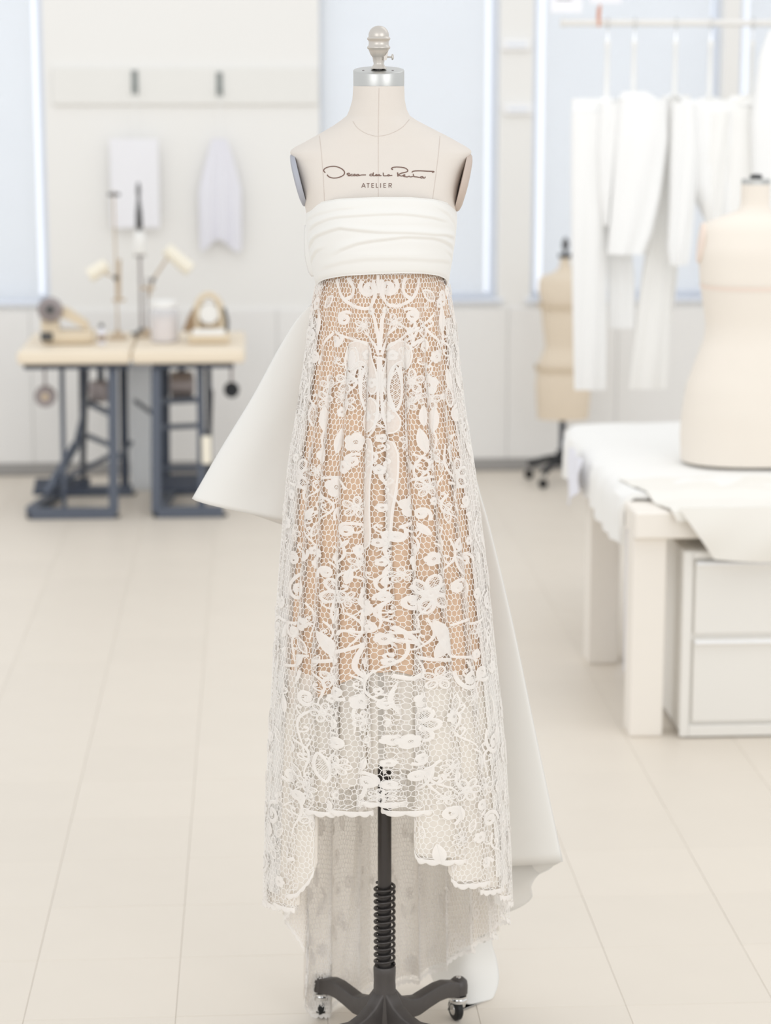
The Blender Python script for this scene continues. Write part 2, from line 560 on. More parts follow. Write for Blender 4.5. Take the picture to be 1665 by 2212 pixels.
fy, by = -0.30, 0.26
X = lambda px, py=950, Y=10.15: P(px, py, Y=Y).x
t1, c1 = sewing_table('sewing_table', 'left blond sewing table holding the beige machine with a round grey hand wheel', 36, 281, 10.1, dict(
    beam=(X(52, 800), X(278, 800)),
    leg=[(X(243, 800), fy, X(245, 1100), fy, 0.040, 'navy'), (X(146, 800, 10.6), fy + .12, X(148, 980, 10.6), fy + .12, 0.020, 'navy'),
         (X(266, 800, 10.7), by, X(268, 1000, 10.7), by, 0.036, 'navy_dark'), (X(176, 800, 10.7), by, X(176, 930, 10.7), by, 0.026, 'navy_dark')],
    bar=[(X(172), .1, 0.485, X(238), fy + .03, 0.485, 0.026), (X(160), .1, 0.335, X(238), fy + .03, 0.335, 0.022),
         (X(172), by - .03, 0.62, X(172), .1, 0.47, 0.022), (X(172), .1, 0.48, X(152), 0.0, 0.30, 0.022), (X(152), 0.0, 0.30, X(92), fy + .08, 0.10, 0.034),
         (X(100), fy + .08, 0.13, X(235), 0.15, 0.23, 0.020), (X(243), fy, 0.26, X(268), by, 0.26, 0.020)],
    foot=[(X(60), fy, X(246), fy), (X(104), by, X(268), by), (X(60), fy + .05, X(100), by - .05)],
    treadle=(X(122), 9.98 - 10.47 + 0.38)))
t2, c2 = sewing_table('sewing_table', 'right blond sewing table holding the white jar and the arched machine', 284, 529, 10.1, dict(
    beam=(X(330, 800), X(505, 800)),
    leg=[(X(337, 800), fy, X(337, 1100), fy, 0.040, 'navy'), (X(356, 800, 10.7), by, X(356, 1000, 10.7), by, 0.040, 'navy_dark'),
         (X(432, 800, 10.2), fy + .04, X(434, 1000, 10.2), fy + .04, 0.030, 'navy'), (X(450, 800, 10.7), by, X(452, 1000, 10.7), by, 0.026, 'navy_dark')],
    bar=[(X(340), .0, 0.50, X(432), .05, 0.50, 0.028), (X(340), 0, 0.375, X(432), .05, 0.375, 0.024), (X(340), by - .05, 0.14, X(450), by - .05, 0.14, 0.028),
         (X(280), by - .04, 0.47, X(337), fy + .03, 0.47, 0.018)],
    foot=[(X(335), fy, X(480), fy), (X(356), by, X(470), by), (X(337), fy + .05, X(356), by - .05)],
    treadle=(X(400), -0.05)))

# pulleys, tag and belt cover under the tables (parts of the tables)
def pulley(px, py, Y, r, parent, cx, mrim, mhub):
    p = P(px, py, Y=Y)
    q = Vector((p.x - cx, p.y - (10.1 + 0.37), p.z))
    rot = Matrix.Rotation(PI / 2, 3, 'X')
    o = MB().lathe([(r * .45, -0.018), (r * .92, -0.02), (r, -0.012), (r * .9, 0), (r, 0.012), (r * .92, 0.02), (r * .45, 0.018)], q, 26, rot).build('pulley', M[mrim], parent)
    MB().lathe([(r * .2, -0.022), (r * .34, -0.020), (r * .34, 0.026), (r * .2, 0.028)], q, 16, rot).build('hub', M[mhub], o)
    MB().tube([q + Vector((0, 0.0, r * .8)), q + Vector((0, 0.0, TZ - 0.066 - q.z))], 0.006, 6).build('pulley_hanger', M['grey_metal'], parent)


pulley(98, 856, 10.2, 0.050, t1, c1, 'grey_metal', 'brass')
pulley(500, 842, 10.2, 0.036, t2, c2, 'black', 'black')
p = P(446, 972, Y=10.14)
MB().box((p.x - c2, p.y - 10.47, p.z), (0.045, 0.008, 0.13), ch=0.003).build('tag', M['lamp_shade'], t2, smooth=False)
MB().tube([(p.x - c2, p.y - 10.47, p.z + 0.064), (p.x - c2 - .01, p.y - 10.45, p.z + .10), (p.x - c2 - 0.012, p.y - 10.42, TZ - 0.066)], 0.003, 6).build('tag_string', M['black'], t2)
q = P(216, 850, Y=10.5)
MB().lathe([(0.03, -0.05), (0.055, -0.045), (0.06, 0.02), (0.05, 0.05), (0.02, 0.055)], (q.x - c1, 0.10, q.z), 20).build('motor', M['grey_metal'], t1)
MB().bar((q.x - c1, 0.10, q.z + 0.05), (q.x - c1, 0.10, TZ - 0.066), 0.03, 0.03, ch=.003).build('motor_bracket', M['navy_dark'], t1, smooth=False)
q = P(392, 835, Y=10.5)
MB().lathe([(0.03, -0.06), (0.065, -0.05), (0.065, 0.05), (0.03, 0.06)], (q.x - c2, 0.10, q.z), 20, Matrix.Rotation(PI / 2, 3, 'Y')).build('motor', M['grey_metal'], t2)
MB().bar((q.x - c2, 0.10, q.z + 0.05), (q.x - c2, 0.10, TZ - 0.066), 0.03, 0.03, ch=.003).build('motor_bracket', M['navy_dark'], t2, smooth=False)
# pale sheet box standing behind, between the stands
q = P(306, 905, Y=10.9)
bx = thing('storage_box', 'pale grey storage box standing between the two sewing table stands', 'box', (q.x, 10.92, 0.002))
MB().box((0, 0, 0.30), (0.12, 0.16, 0.60), ch=0.006).build('carton', M['shade'], bx, smooth=False)
MB().box((0, 0, 0.617), (0.128, 0.168, 0.03), ch=0.004).build('lid', M['frame'], bx, smooth=False)

# ------------------------------------------------------------------ things on the tables
def on_table(px, Y):
    return P(px, 740, Y=Y).x


# beige sewing machine with a round grey hand wheel
x = on_table(140, 10.42)
m = thing('sewing_machine', 'beige sewing machine with a round grey hand wheel on the left sewing table', 'sewing machine', (x, 10.42, TZ))
MB().box((0.02, 0, 0.030), (0.24, 0.17, 0.056), ch=0.012).build('bed', M['machine'], m, smooth=False)
MB().loft([[(-0.105 + a, b, 0.058) for a, b in ((0, -.05), (0.085, -.05), (0.085, .05), (0, .05))],
           [(-0.10 + a, b, 0.13) for a, b in ((0, -.045), (0.07, -.045), (0.07, .045), (0, .045))],
           [(-0.095 + a, b, 0.19) for a, b in ((0, -.04), (0.06, -.04), (0.06, .04), (0, .04))]]).build('pillar', M['machine'], m, smooth=False)
MB().loft([[(-0.10, a, 0.16 + b) for a, b in ((-.045, -.02), (.045, -.02), (.045, .035), (-.045, .035))],
           [(0.02, a, 0.135 + b) for a, b in ((-.04, -.025), (.04, -.025), (.04, .025), (-.04, .025))],
           [(0.10, a, 0.085 + b) for a, b in ((-.03, -.022), (.03, -.022), (.03, .02), (-.03, .02))]]).build('arm', M['machine'], m, smooth=False)
hwz, hwx = 0.16, -0.058
o = MB().lathe([(0.03, -0.012), (0.052, -0.012), (0.058, -0.004), (0.058, 0.006), (0.05, 0.012), (0.03, 0.012)], (hwx, -0.06, hwz), 28, Matrix.Rotation(PI / 2, 3, 'X')).build('hand_wheel', M['grey_metal'], m)
MB().lathe([(0.012, -0.02), (0.022, -0.018), (0.022, 0.0125)], (hwx, -0.058, hwz), 18, Matrix.Rotation(-PI / 2, 3, 'X')).build('wheel_hub', M['dark_metal'], o)
MB().box((-0.075, -0.093, 0.038), (0.055, 0.014, 0.042), ch=0.003).build('control_block', M['dark_metal'], m, smooth=False)
MB().box((0.105, -0.01, 0.07), (0.02, 0.03, 0.06), ch=0.004).build('presser_head', M['machine'], m, smooth=False)
MB().tube([(0.105, -0.01, 0.045), (0.105, -0.01, 0.059)], 0.003, 6).build('needle', M['chrome'], m)

# small bottle of oil
x = on_table(220, 10.32)
bt = thing('oil_bottle', 'small lavender bottle with a dark label in front of the thin stand', 'bottle', (x, 10.32, TZ))
MB().lathe([(0.016, 0), (0.019, 0.003), (0.019, 0.055), (0.013, 0.068), (0.008, 0.072), (0.008, 0.08)], (0, 0, 0), 16).build('bottle_body', M['lavender'], bt)
MB().lathe([(0.010, 0.080), (0.010, 0.094), (0.007, 0.098)], (0, 0, 0), 12).build('bottle_cap', M['dark_metal'], bt)
MB().lathe([(0.0195, 0.02), (0.0195, 0.045)], (0, 0, 0), 16).build('bottle_label', M['brown'], bt)


def task_lamp(px, Y, label, pole, arm, head0, head1, col):
    """thread stand / lamp: pole up from the table, side arm and a tubular head"""
    x = on_table(px, Y)
    t = thing('desk_lamp', label, 'lamp', (x, Y, TZ))
    MB().lathe([(0.045, 0), (0.048, 0.004), (0.045, 0.014), (0.018, 0.022), (0.014, 0.04)], (0, 0, 0), 20).build('lamp_base', M['brass'], t)
    rel = lambda px, py: P(px, py, Y=Y) - Vector((x, Y, TZ))
    top = rel(*pole)
    MB().tube([(0, 0, 0.03), (top.x * .5, 0, top.z * .5), top], 0.0042, 8).build('pole', M[col], t)
    a = [rel(*q) for q in arm]
    MB().tube(a, 0.006, 8).build('arm', M['brass'], t)
    for q in a[1:-1]:
        MB().lathe([(0.006, -0.012), (0.012, -0.01), (0.012, 0.01), (0.006, 0.012)], q, 12, Matrix.Rotation(PI / 2, 3, 'X')).build('joint', M['dark_metal'], t)
    h0, h1 = rel(*head0), rel(*head1)
    d = h1 - h0
    MB().tube([h0, h0 + d * .04, h0 + d * .96, h1], [0.02, 0.032, 0.036, 0.026], 14).build('lamp_head', M['lamp_shade'], t)
    return t, x, rel


t, x, rel = task_lamp(255, 10.55, 'slim brass desk lamp with a cream head tilted to the left', (245, 412),
                      [(256, 648), (250, 600), (225, 590)], (232, 570), (192, 596), 'brass')
MB().box(rel(257, 648), (0.06, 0.02, 0.012), ch=0.002).build('cross_piece', M['brass'], t, smooth=False)
MB().box(rel(246, 420), (0.055, 0.02, 0.014), ch=0.002).build('cross_piece', M['dark_metal'], t, smooth=False)
MB().tube([rel(258, 560), rel(257, 648)], 0.008, 8).build('sleeve', M['brass'], t)
t, x, rel = task_lamp(318, 10.62, 'brass desk lamp with a long cream head slanting down to the right', (318, 600),
                      [(322, 640), (330, 605), (362, 556)], (358, 536), (412, 584), 'grey_metal')
MB().box(rel(318, 622), (0.07, 0.02, 0.012), ch=0.002).build('cross_piece', M['brass'], t, smooth=False)

# thread stand with a white cone and a black rod
x = on_table(306, 10.72)
ts = thing('thread_stand', 'tall thread stand with one white cone below a black rod', 'thread stand', (x, 10.72, TZ))
rel = lambda px, py: P(px, py, Y=10.72) - Vector((x, 10.72, TZ))
z = lambda py: rel(306, py).z
MB().lathe([(0.05, 0), (0.05, 0.008), (0.02, 0.012), (0.012, 0.03)], (0, 0, 0), 20).build('stand_base', M['dark_metal'], ts)
MB().tube([(0, 0, 0.02), (0, 0, z(552))], 0.0065, 8).build('pole', M['grey_metal'], ts)
MB().lathe([(0.03, 0), (0.032, 0.004), (0.012, 0.006)], (0, 0, z(554)), 16).build('spool_plate', M['grey_metal'], ts)
zc = z(550) + .003
MB().lathe([(0.030, 0), (0.034, 0.006), (0.026, z(503) - zc), (0.012, z(499) - zc)], (0, 0, zc), 20).build('thread_cone', M['white_plastic'], ts)
MB().lathe([(0.014, z(494)), (0.018, z(490)), (0.016, z(462)), (0.010, z(440)), (0.007, z(425)), (0.011, z(415)), (0.008, z(398)), (0.003, z(394))], (0, 0, 0), 14).build('top_rod', M['dark_metal'], ts)
MB().tube([(0, 0, z(500)), (0, 0, z(492))], 0.006, 8).build('rod_neck', M['dark_metal'], ts)

# white jar
x = on_table(356, 10.42)
j = thing('jar', 'clear white plastic jar with beige contents on the right sewing table', 'jar', (x, 10.42, TZ))
MB().lathe([(0.060, 0), (0.066, 0.004), (0.066, 0.14), (0.060, 0.155), (0.054, 0.162)], (0, 0, 0), 28).build('jar_body', mat('frosted_jar', rgb(238, 238, 242), 0.25, clear=0.45), j)
MB().lathe([(0.052, 0.006), (0.056, 0.01), (0.056, 0.115), (0.03, 0.125)], (0, 0, 0), 24).build('contents', M['beige'], j)
MB().lathe([(0.060, 0.162), (0.060, 0.188), (0.05, 0.194)], (0, 0, 0), 28).build('jar_lid', M['white_plastic'], j)

# arched machine with a brown belt guard
x = on_table(452, 10.40)
m = thing('sewing_machine', 'pale sewing machine with an arched frame and brown belt guard beside the jar', 'sewing machine', (x, 10.40, TZ))
MB().box((0.0, 0.0, 0.026), (0.19, 0.17, 0.05), ch=0.010).build('bed', M['machine'], m, smooth=False)
MB().tube(smooth_poly([(-0.055, 0, 0.05), (-0.062, 0, 0.12), (-0.045, 0, 0.19), (0.0, 0, 0.222), (0.045, 0, 0.19), (0.062, 0, 0.12), (0.068, 0, 0.05)], 6), 0.015, 12).build('arch', M['machine'], m)
MB().lathe([(0.03, -0.02), (0.046, -0.02), (0.05, 0), (0.046, 0.02), (0.03, 0.02)], (0.0, 0.02, 0.13), 26, Matrix.Rotation(PI / 2, 3, 'X')).build('hand_wheel', M['white_plastic'], m)
MB().box((0, 0.055, 0.11), (0.10, 0.03, 0.13), ch=0.02).build('head', M['machine'], m, smooth=False)
MB().loft([[(-0.125, -.02, 0.052), (-0.062, -.02, 0.052), (-0.062, .02, 0.052), (-0.125, .02, 0.052)],
           [(-0.10, -.02, 0.11), (-0.070, -.02, 0.11), (-0.070, .02, 0.11), (-0.10, .02, 0.11)],
           [(-0.075, -.018, 0.158), (-0.066, -.018, 0.158), (-0.066, .018, 0.158), (-0.075, .018, 0.158)]]).build('belt_guard', M['brown'], m, smooth=False)
MB().tube(smooth_poly([(0.082, -.02, 0.052), (0.085, -.02, 0.10), (0.07, -.02, 0.16)], 5), 0.008, 8).build('lever', M['dark_metal'], m)
MB().box((0.0, -0.088, 0.055), (0.15, 0.006, 0.03), ch=0.002).build('face_plate', M['white_plastic'], m, smooth=False)

# ================================================================== body forms in the background
def ellipse_ring(hw, df, db, z, cx=0.0, n=36, e=2.3):
    out = []
    for k in range(n):
        a = 2 * PI * k / n
        s, c = math.sin(a), math.cos(a)
        xx = hw * math.copysign(abs(s) ** (2 / e), s)
        d = df if c > 0 else db
        yy = -d * math.copysign(abs(c) ** (2 / e), c)
        out.append((cx + xx, yy, z))
    return out


def small_form(t, prof, m, D, cxp, parts):
    """prof: list of (px half width, py, depth ratio) from the neck down at ground distance D"""
    rings = []
    for hwp, py, dr in prof:
        a, b = P(cxp - hwp, py, D=D), P(cxp + hwp, py, D=D)
        hw = (b - a).length / 2
        rings.append((hw, hw * dr, a.z))
    zs = [r[2] for r in rings][::-1]
    hs = [r[0] for r in rings][::-1]
    ds = [r[1] for r in rings][::-1]
    n = 44
    out = []
    for k in range(n):
        z = zs[0] + (zs[-1] - zs[0]) * k / (n - 1)
        hw, d = interp(z, zs, hs), interp(z, zs, ds)
        out.append(ellipse_ring(hw, d, d * .9, z - t.location.z))
    MB().loft(out).build('torso', m, t, angle=60)
    return lambda py: P(cxp, py, D=D).z - t.location.z


# far tan form on its pole stand by the back wall
D = 11.0
b = P(1213, 1040, D=D)
ff = thing('dress_form', 'small tan dress form on a dark pole stand by the back wall', 'dress form', (b.x, b.y, 0), -YAW)
zf = small_form(ff, [(11, 556, 1.0), (12, 578, 1.0), (26, 589, .75), (56, 598, .62), (58, 625, .66), (52, 651, .75), (47, 700, .8), (40, 748, .82), (46, 765, .8), (56, 785, .76), (60, 830, .76), (58, 865, .76), (55, 903, .72)],
                M['linen_tan'], D, 1213, None)
for py in (655, 790):
    r = interp(py, [651, 700, 748, 785], [.137, .124, .106, .147])
    MB().loft([ellipse_ring(r * 0.975, r * .765, r * .70, zf(py + 9)), ellipse_ring(r * .99, r * .775, r * .71, zf(py))], cap=False).build('tape', M['tan_tape'], ff)
MB().lathe([(0.024, zf(556.5)), (0.034, zf(556)), (0.034, zf(549)), (0.03, zf(548))], (0, 0, 0), 20).build('neck_cap', M['dark_metal'], ff)
MB().lathe([(0.009, zf(548)), (0.008, zf(540)), (0.018, zf(534)), (0.016, zf(522)), (0.006, zf(513))], (0, 0, 0), 14).build('finial', M['dark_metal'], ff)
MB().tube([(0, 0, zf(903)), (0, 0, 0.13)], 0.016, 12).build('pole', M['navy_dark'], ff)
MB().lathe([(0.03, 0.09), (0.034, 0.10), (0.03, 0.16), (0.02, 0.17)], (0, 0, 0), 16).build('base_hub', M['black'], ff)
for k in range(4):
    a = PI / 4 + k * PI / 2 + .2
    d = Vector((math.cos(a), math.sin(a), 0))
    lg = MB().tube(smooth_poly([d * .02 + Vector((0, 0, .13)), d * .10 + Vector((0, 0, .11)), d * .19 + Vector((0, 0, .075))], 4), [0.017] * 9, 8).build('leg', M['black'], ff)
    MB().lathe([(0.012, -0.009), (0.024, -0.009), (0.024, 0.009), (0.012, 0.009)], d * .19 + Vector((0, 0, 0.026)), 14, Matrix.Rotation(PI / 2, 3, 'X')).build('caster', M['rubber'], lg)
    MB().tube([d * .19 + Vector((0, 0, .05)), d * .19 + Vector((0, 0, .078))], 0.008, 8).build('caster_stem', M['chrome'], lg)

# ================================================================== work table with cabinet on the right
tl = thing('work_table', 'long cream work table covered in white muslin beside the standing dress form', 'table', (2.05, 7.35, 0))
ox, oy = 2.05, 7.35
tx0, tx1, ty0, ty1 = 1.150, 2.95, 6.575, 8.15
ZT = 0.722
MB().box(((tx0 + tx1) / 2 - ox, (ty0 + ty1) / 2 - oy, ZT - 0.042), (tx1 - tx0, ty1 - ty0, 0.084), ch=0.006).build('tabletop', M['table_leg'], tl, smooth=False)
for lx, ly in ((1.152, 6.615), (1.152, 7.48), (2.86, 6.61), (2.86, 8.06)):
    wd = 0.105
    MB().box((lx + wd / 2 - ox, ly + wd / 2 - oy - .01, (ZT - 0.085) / 2 + 0.001), (wd, wd, ZT - 0.086), ch=0.004).build('leg', M['table_leg'], tl, smooth=False)

cb = thing('cabinet', 'off-white two-drawer cabinet standing under the front of the work table', 'cabinet', (1.306 + .42, 6.577 + .22, 0))
cw, cd, ch_ = 0.84, 0.40, ZT - 0.125
MB().box((0, 0.0, ch_ / 2 + 0.01), (cw, cd, ch_ - 0.02), ch=0.004).build('carcass', M['cabinet'], cb, smooth=False)
fr = MB()
yf = -cd / 2 - 0.008
fr.box((-cw / 2 + .014, yf, ch_ / 2 + .003), (0.028, 0.016, ch_ - .006), ch=.002)
fr.box((cw / 2 - .014, yf, ch_ / 2 + .003), (0.028, 0.016, ch_ - .006), ch=.002)
fr.box((0, yf, 0.024), (cw - .057, 0.016, 0.036), ch=.002)
fr.box((0, yf, ch_ - 0.012), (cw - .057, 0.016, 0.022), ch=.002)
fr.build('face_frame', M['cabinet'], cb, smooth=False)
zm = P(1560, 1376, Y=6.58).z
for za, zb_ in ((0.052, zm - 0.008), (zm + 0.008, ch_ - 0.03)):
    dr = MB().box((0, yf + 0.003, (za + zb_) / 2), (cw - 0.075, 0.014, zb_ - za), ch=.003).build('drawer', M['cabinet'], cb, smooth=False)
    MB().box((0, yf - 0.010, zb_ - 0.008), (cw - 0.078, 0.016, 0.012), ch=.003).build('pull_rail', M['white_trim'], dr, smooth=False)

# pale roll of cloth standing under the table
rp = P(1342, 1470, z=0)
rl = thing('cloth_roll', 'pale lavender roll of cloth standing upright under the work table', 'cloth roll', (1.300, 7.36, 0.002))
MB().lathe([(0.035, 0), (0.04, 0.005), (0.04, 0.50), (0.035, 0.505)], (0, 0, 0), 20).build('roll', M['lavender'], rl)
MB().lathe([(0.012, 0.505), (0.014, 0.506), (0.014, 0.53), (0.012, 0.531)], (0, 0, 0), 14).build('core', M['beige'], rl)


def cloth(name, label, m, fn, nu, nv, thick, loc, cat='cloth'):
    g = np.zeros((nu, nv, 3))
    for i in range(nu):
        for j in range(nv):
            g[i, j] = fn(i / (nu - 1), j / (nv - 1))
    g -= np.array(loc)
    o = MB().grid(g, thick).build(name, m, None, loc=loc)
    return tag(o, label, cat)


def n2(x, y, s=1.0):
    return math.sin(x * 5.1 * s + 1.3 * math.sin(y * 3.7 * s)) * .5 + math.sin(y * 7.3 * s + 2.1 * math.sin(x * 2.9 * s + .7)) * .5


# padded white cover: lies on the top and hangs a little over the left and front edge
def cover(u, v):
    # u runs over the left edge to the right, v from front to back
    s = -0.13 + u * 1.95
    q = 0.17 + v * 1.51
    x = 1.140 + max(s, 0)
    z = ZT + 0.012 + 0.003 * (1 + n2(u * 6, v * 5))
    y = 6.60 + q - .02
    if s < 0.03:
        k = (0.03 - s)
        x = 1.170 - min(k, .05) * 0.42 - 0.010 + 0.01 * n2(v * 12, 1) * min(1, k * 10)
        z = ZT + 0.013 - max(0, k - 0.02) * (1.0 + .12 * math.sin(v * 9)) - .25 * min(k, .03)
    back = max(0, v - .93) / .07
    z -= .018 * back ** 2
    x += .06 * max(0, (v - .82) / .18) ** 2 * max(0, 1 - u * 2)
    return (x, min(y, 8.12), z + .012 * (1 - abs(2 * v - 1) ** 4) * min(1, max(0, s) * 5))


cloth('muslin_cover', 'thick white muslin cover spread over the work table top', M['muslin'], cover, 60, 40, 0.016, (2.0, 7.3, ZT), 'table cover')


def front_a(u, v):
    # upper cream muslin length: lies on the cover, hangs over the front edge down to y = 1120
    x0_ = 1.165 + .11 * v
    x = x0_ + (2.94 - x0_) * u
    s = v * 0.47
    if s < 0.40:
        y = 6.96 - s + 0.02
        e_ = min(1, max(0, (y - 6.70) / .07))
        z = ZT + 0.009 + .021 * e_ * e_ * (3 - 2 * e_) + 0.0025 * math.sin(x * 40 + s * 18) + 0.0025 * n2(x * 3, s * 9)
    else:
        k = s - 0.40
        y = 6.565 - 0.012 + 0.008 * math.sin(x * 34 + 1) * k * 8 - .012 * math.sin(min(k * 14, PI / 2))
        z = ZT + 0.009 - k * (0.42 if u > .04 else .42 + 2 * (0.04 - u)) + .002 * math.sin(x * 60)
    return (x, y, z)


cloth('muslin_length', 'cream muslin length folded over the front edge of the work table', M['muslin_cream'], front_a, 90, 40, 0.004, (2.0, 6.8, ZT))


def front_b(u, v):
    # lower piece with a slanting left edge, hanging in front of the cabinet
    xl = 1.275 + 0.115 * v
    x = xl + (2.9 - xl) * u
    z = ZT + 0.022 - v * (0.162 + 0.012 * math.sin(u * 9)) - 0.0 * u
    y = 6.532 - 0.010 * math.sin(v * PI) + 0.006 * math.sin(x * 26 + v * 4) * v
    return (x, y, z)


cloth('muslin_scrap', 'pale muslin piece with a slanting edge hanging before the cabinet', M['muslin_cream'], front_b, 80, 20, 0.004, (2.0, 6.53, ZT - .06))


def side_c(u, v):
    y = 7.66 - 0.26 * u
    z = ZT + 0.02 - v * (0.21 - 0.10 * u)
    x = 1.106 + 0.006 * math.sin(y * 30 + v * 5) - .01 * v
    return (x, y, z)


cloth('white_cloth', 'small lavender white cloth hanging down the left edge of the work table', M['lavender'], side_c, 20, 16, 0.003, (1.1, 7.5, ZT))

# pale form standing on the table
D = 7.30
nb = P(1613, 995, D=D)
nf = thing('dress_form', 'headless cream dress form standing on the muslin-covered work table', 'dress form', (nb.x, nb.y, ZT + 0.022), -YAW)
small_form(nf, [(31, 398, 1.0), (31, 440, 1.0), (36, 455, .95), (62, 466, .75), (101, 474, .6), (112, 486, .6), (119, 541, .72), (114, 610, .78), (98, 700, .82), (100, 730, .82), (115, 773, .80), (136, 834, .78), (144, 890, .78), (146, 940, .76), (143, 992, .74)],
           M['linen_pale'], D, 1613, None)
zq = lambda py: P(1613, py, D=D).z - nf.location.z
MB().lathe([(0.040, zq(398.5)), (0.047, zq(398)), (0.047, zq(388)), (0.044, zq(386))], (0, 0, 0), 24).build('neck_cap', M['cap'], nf)
MB().lathe([(0.016, zq(386)), (0.02, zq(385)), (0.02, zq(378)), (0.012, zq(376))], (0.0, 0, 0), 14).build('neck_bolt', M['dark_metal'], nf)
for s in (-1, 1):
    MB().lathe([(0.02, 0), (0.05, 0.003), (0.052, 0.008), (0.05, 0.012), (0.02, 0.014)], (s * 0.166, 0, zq(525)), 24, Matrix.Rotation(s * R(84), 3, 'Y') @ Matrix.Scale(1.3, 3, Vector((1, 0, 0)))).build('armhole_plate', M['beige'], nf)
rr = P(1613 + 116, 590, D=D) - P(1613, 590, D=D)
MB().loft([ellipse_ring(rr.length * .965, rr.length * .765, rr.length * .69, zq(622)), ellipse_ring(rr.length * .985, rr.length * .78, rr.length * .705, zq(612))], cap=False).build('tape', M['beige'], nf)  # ring added to give the shading band at the bust by colour

# ================================================================== garment rail
RY = 8.65
ra = P(1217, 49, Y=RY)
zr = ra.z
rk = thing('garment_rack', 'cream garment rack whose rail carries the white clothes', 'clothes rack', (ra.x + 1.35, RY, 0))
xr = 1.35
MB().tube([(-xr, 0, zr), (xr, 0, zr)], 0.013, 12).build('rail', M['rail'], rk)
MB().lathe([(0.008, -.006), (0.016, -0.004), (0.016, 0.01), (0.013, 0.012)], (-xr, 0, zr), 12, Matrix.Rotation(-PI / 2, 3, 'Y')).build('end_cap', M['rail'], rk)
for sx in (0.62, 1.25):
    MB().tube([(sx, 0.0, 0.03), (sx, 0.0, zr - .013)], 0.015, 12).build('post', M['rail'], rk)
    MB().box((sx, 0, 0.017), (0.04, 0.56, 0.03), ch=.004).build('foot', M['rail'], rk, smooth=False)


def flat_loft(rows, seed, n=40, amp=0.006, kf=3.0):
    """closed flattened tube of cloth; rows: (px left, px right, py, depth m)"""
    rows2 = []
    ys = [r[2] for r in rows]
    m_ = 30
    for k in range(m_):
        y = ys[0] + (ys[-1] - ys[0]) * k / (m_ - 1)
        rows2.append([interp(y, ys, [r[i] for r in rows]) for i in (0, 1)] + [y, interp(y, ys, [r[3] for r in rows])])
    return rows2


def garment_part(rows, Y, o, seed=0, amp=0.006, kf=3.0, n=44):
    rings = []
    R2 = flat_loft(rows, seed)
    for q, (a, b, y, d) in enumerate(R2):
        A, B = P(a, y, Y=Y), P(b, y, Y=Y)
        c = (A + B) / 2
        hw = (B.x - A.x) / 2
        ring = []
        for k in range(n):
            t = 2 * PI * k / n
            s, cc = math.sin(t), math.cos(t)
            e = 2 / 2.6
            xx = hw * math.copysign(abs(s) ** e, s)
            yy = -d / 2 * math.copysign(abs(cc) ** e, cc)
            wv = amp * math.sin(xx / max(hw, 1e-3) * kf * 2 + seed + q * .12) * (0.35 + q / len(R2)) * (1 if cc > 0 else .6)
            ring.append((c.x + xx - o.x, Y + yy + wv - o.y, c.z - o.z))
        rings.append(ring)
    return MB().loft(rings)


def hanger(t, px, Y, o, ytop=85, ybot=215, half=60, side=0.0):
    """wire hook over the rail, white neck and shoulder bar"""
    c = P(px, 100, Y=Y) - o
    zt = zr - o.z
    hk = smooth_poly([(c.x, -0.012 + Y - o.y, zt - 0.02), (c.x, -0.022 + Y - o.y, zt + 0.002), (c.x, -0.008 + Y - o.y, zt + 0.0185), (c.x, 0.012 + Y - o.y, zt + 0.014), (c.x, 0.021 + Y - o.y, zt - 0.004), (c.x + side * .3, 0.004 + Y - o.y, zt - 0.03), (c.x + side * .5, Y - o.y, P(px, 92, Y=Y).z - o.z)], 5)
    MB().tube(hk, 0.0024, 6).build('hook', M['chrome'], t)
    z0, z1 = P(px, 90, Y=Y).z - o.z, P(px, ybot, Y=Y).z - o.z
    MB().tube([(c.x + side * .5, Y - o.y, z0 + .006), (c.x + side * .5, Y - o.y, z0), (c.x + side * .52, Y - o.y, z0 - .018), (c.x + side * .55, Y - o.y, z0 - .022), (c.x + side, Y - o.y, z1)], [0.006, 0.012, 0.011, 0.008, 0.011], 10).build('hanger_neck', M['white_plastic'], t)
    hw = (P(px + half, ybot, Y=Y) - P(px, ybot, Y=Y)).x
    MB().tube(smooth_poly([(c.x + side - hw, Y - o.y, z1 - .03), (c.x + side - hw * .5, Y - o.y, z1 - .008), (c.x + side, Y - o.y, z1 + .004), (c.x + side + hw * .5, Y - o.y, z1 - .008), (c.x + side + hw, Y - o.y, z1 - .03)], 4), 0.008, 8).build('hanger_bar', M['white_plastic'], t)


def garment(name, label, cat, pxh, Y, parts, mats, half=40, side=0.0, ybot=214):
    o = P(pxh, 215, Y=Y)
    t = thing(name, label, cat, o, 0)
    for nm, rows, dy, seed, amp in parts:
        garment_part(rows, Y + dy, o, seed, amp).build(nm, mats, t, angle=70)
    hanger(t, pxh, RY, o, half=half, side=side, ybot=ybot)
    return t


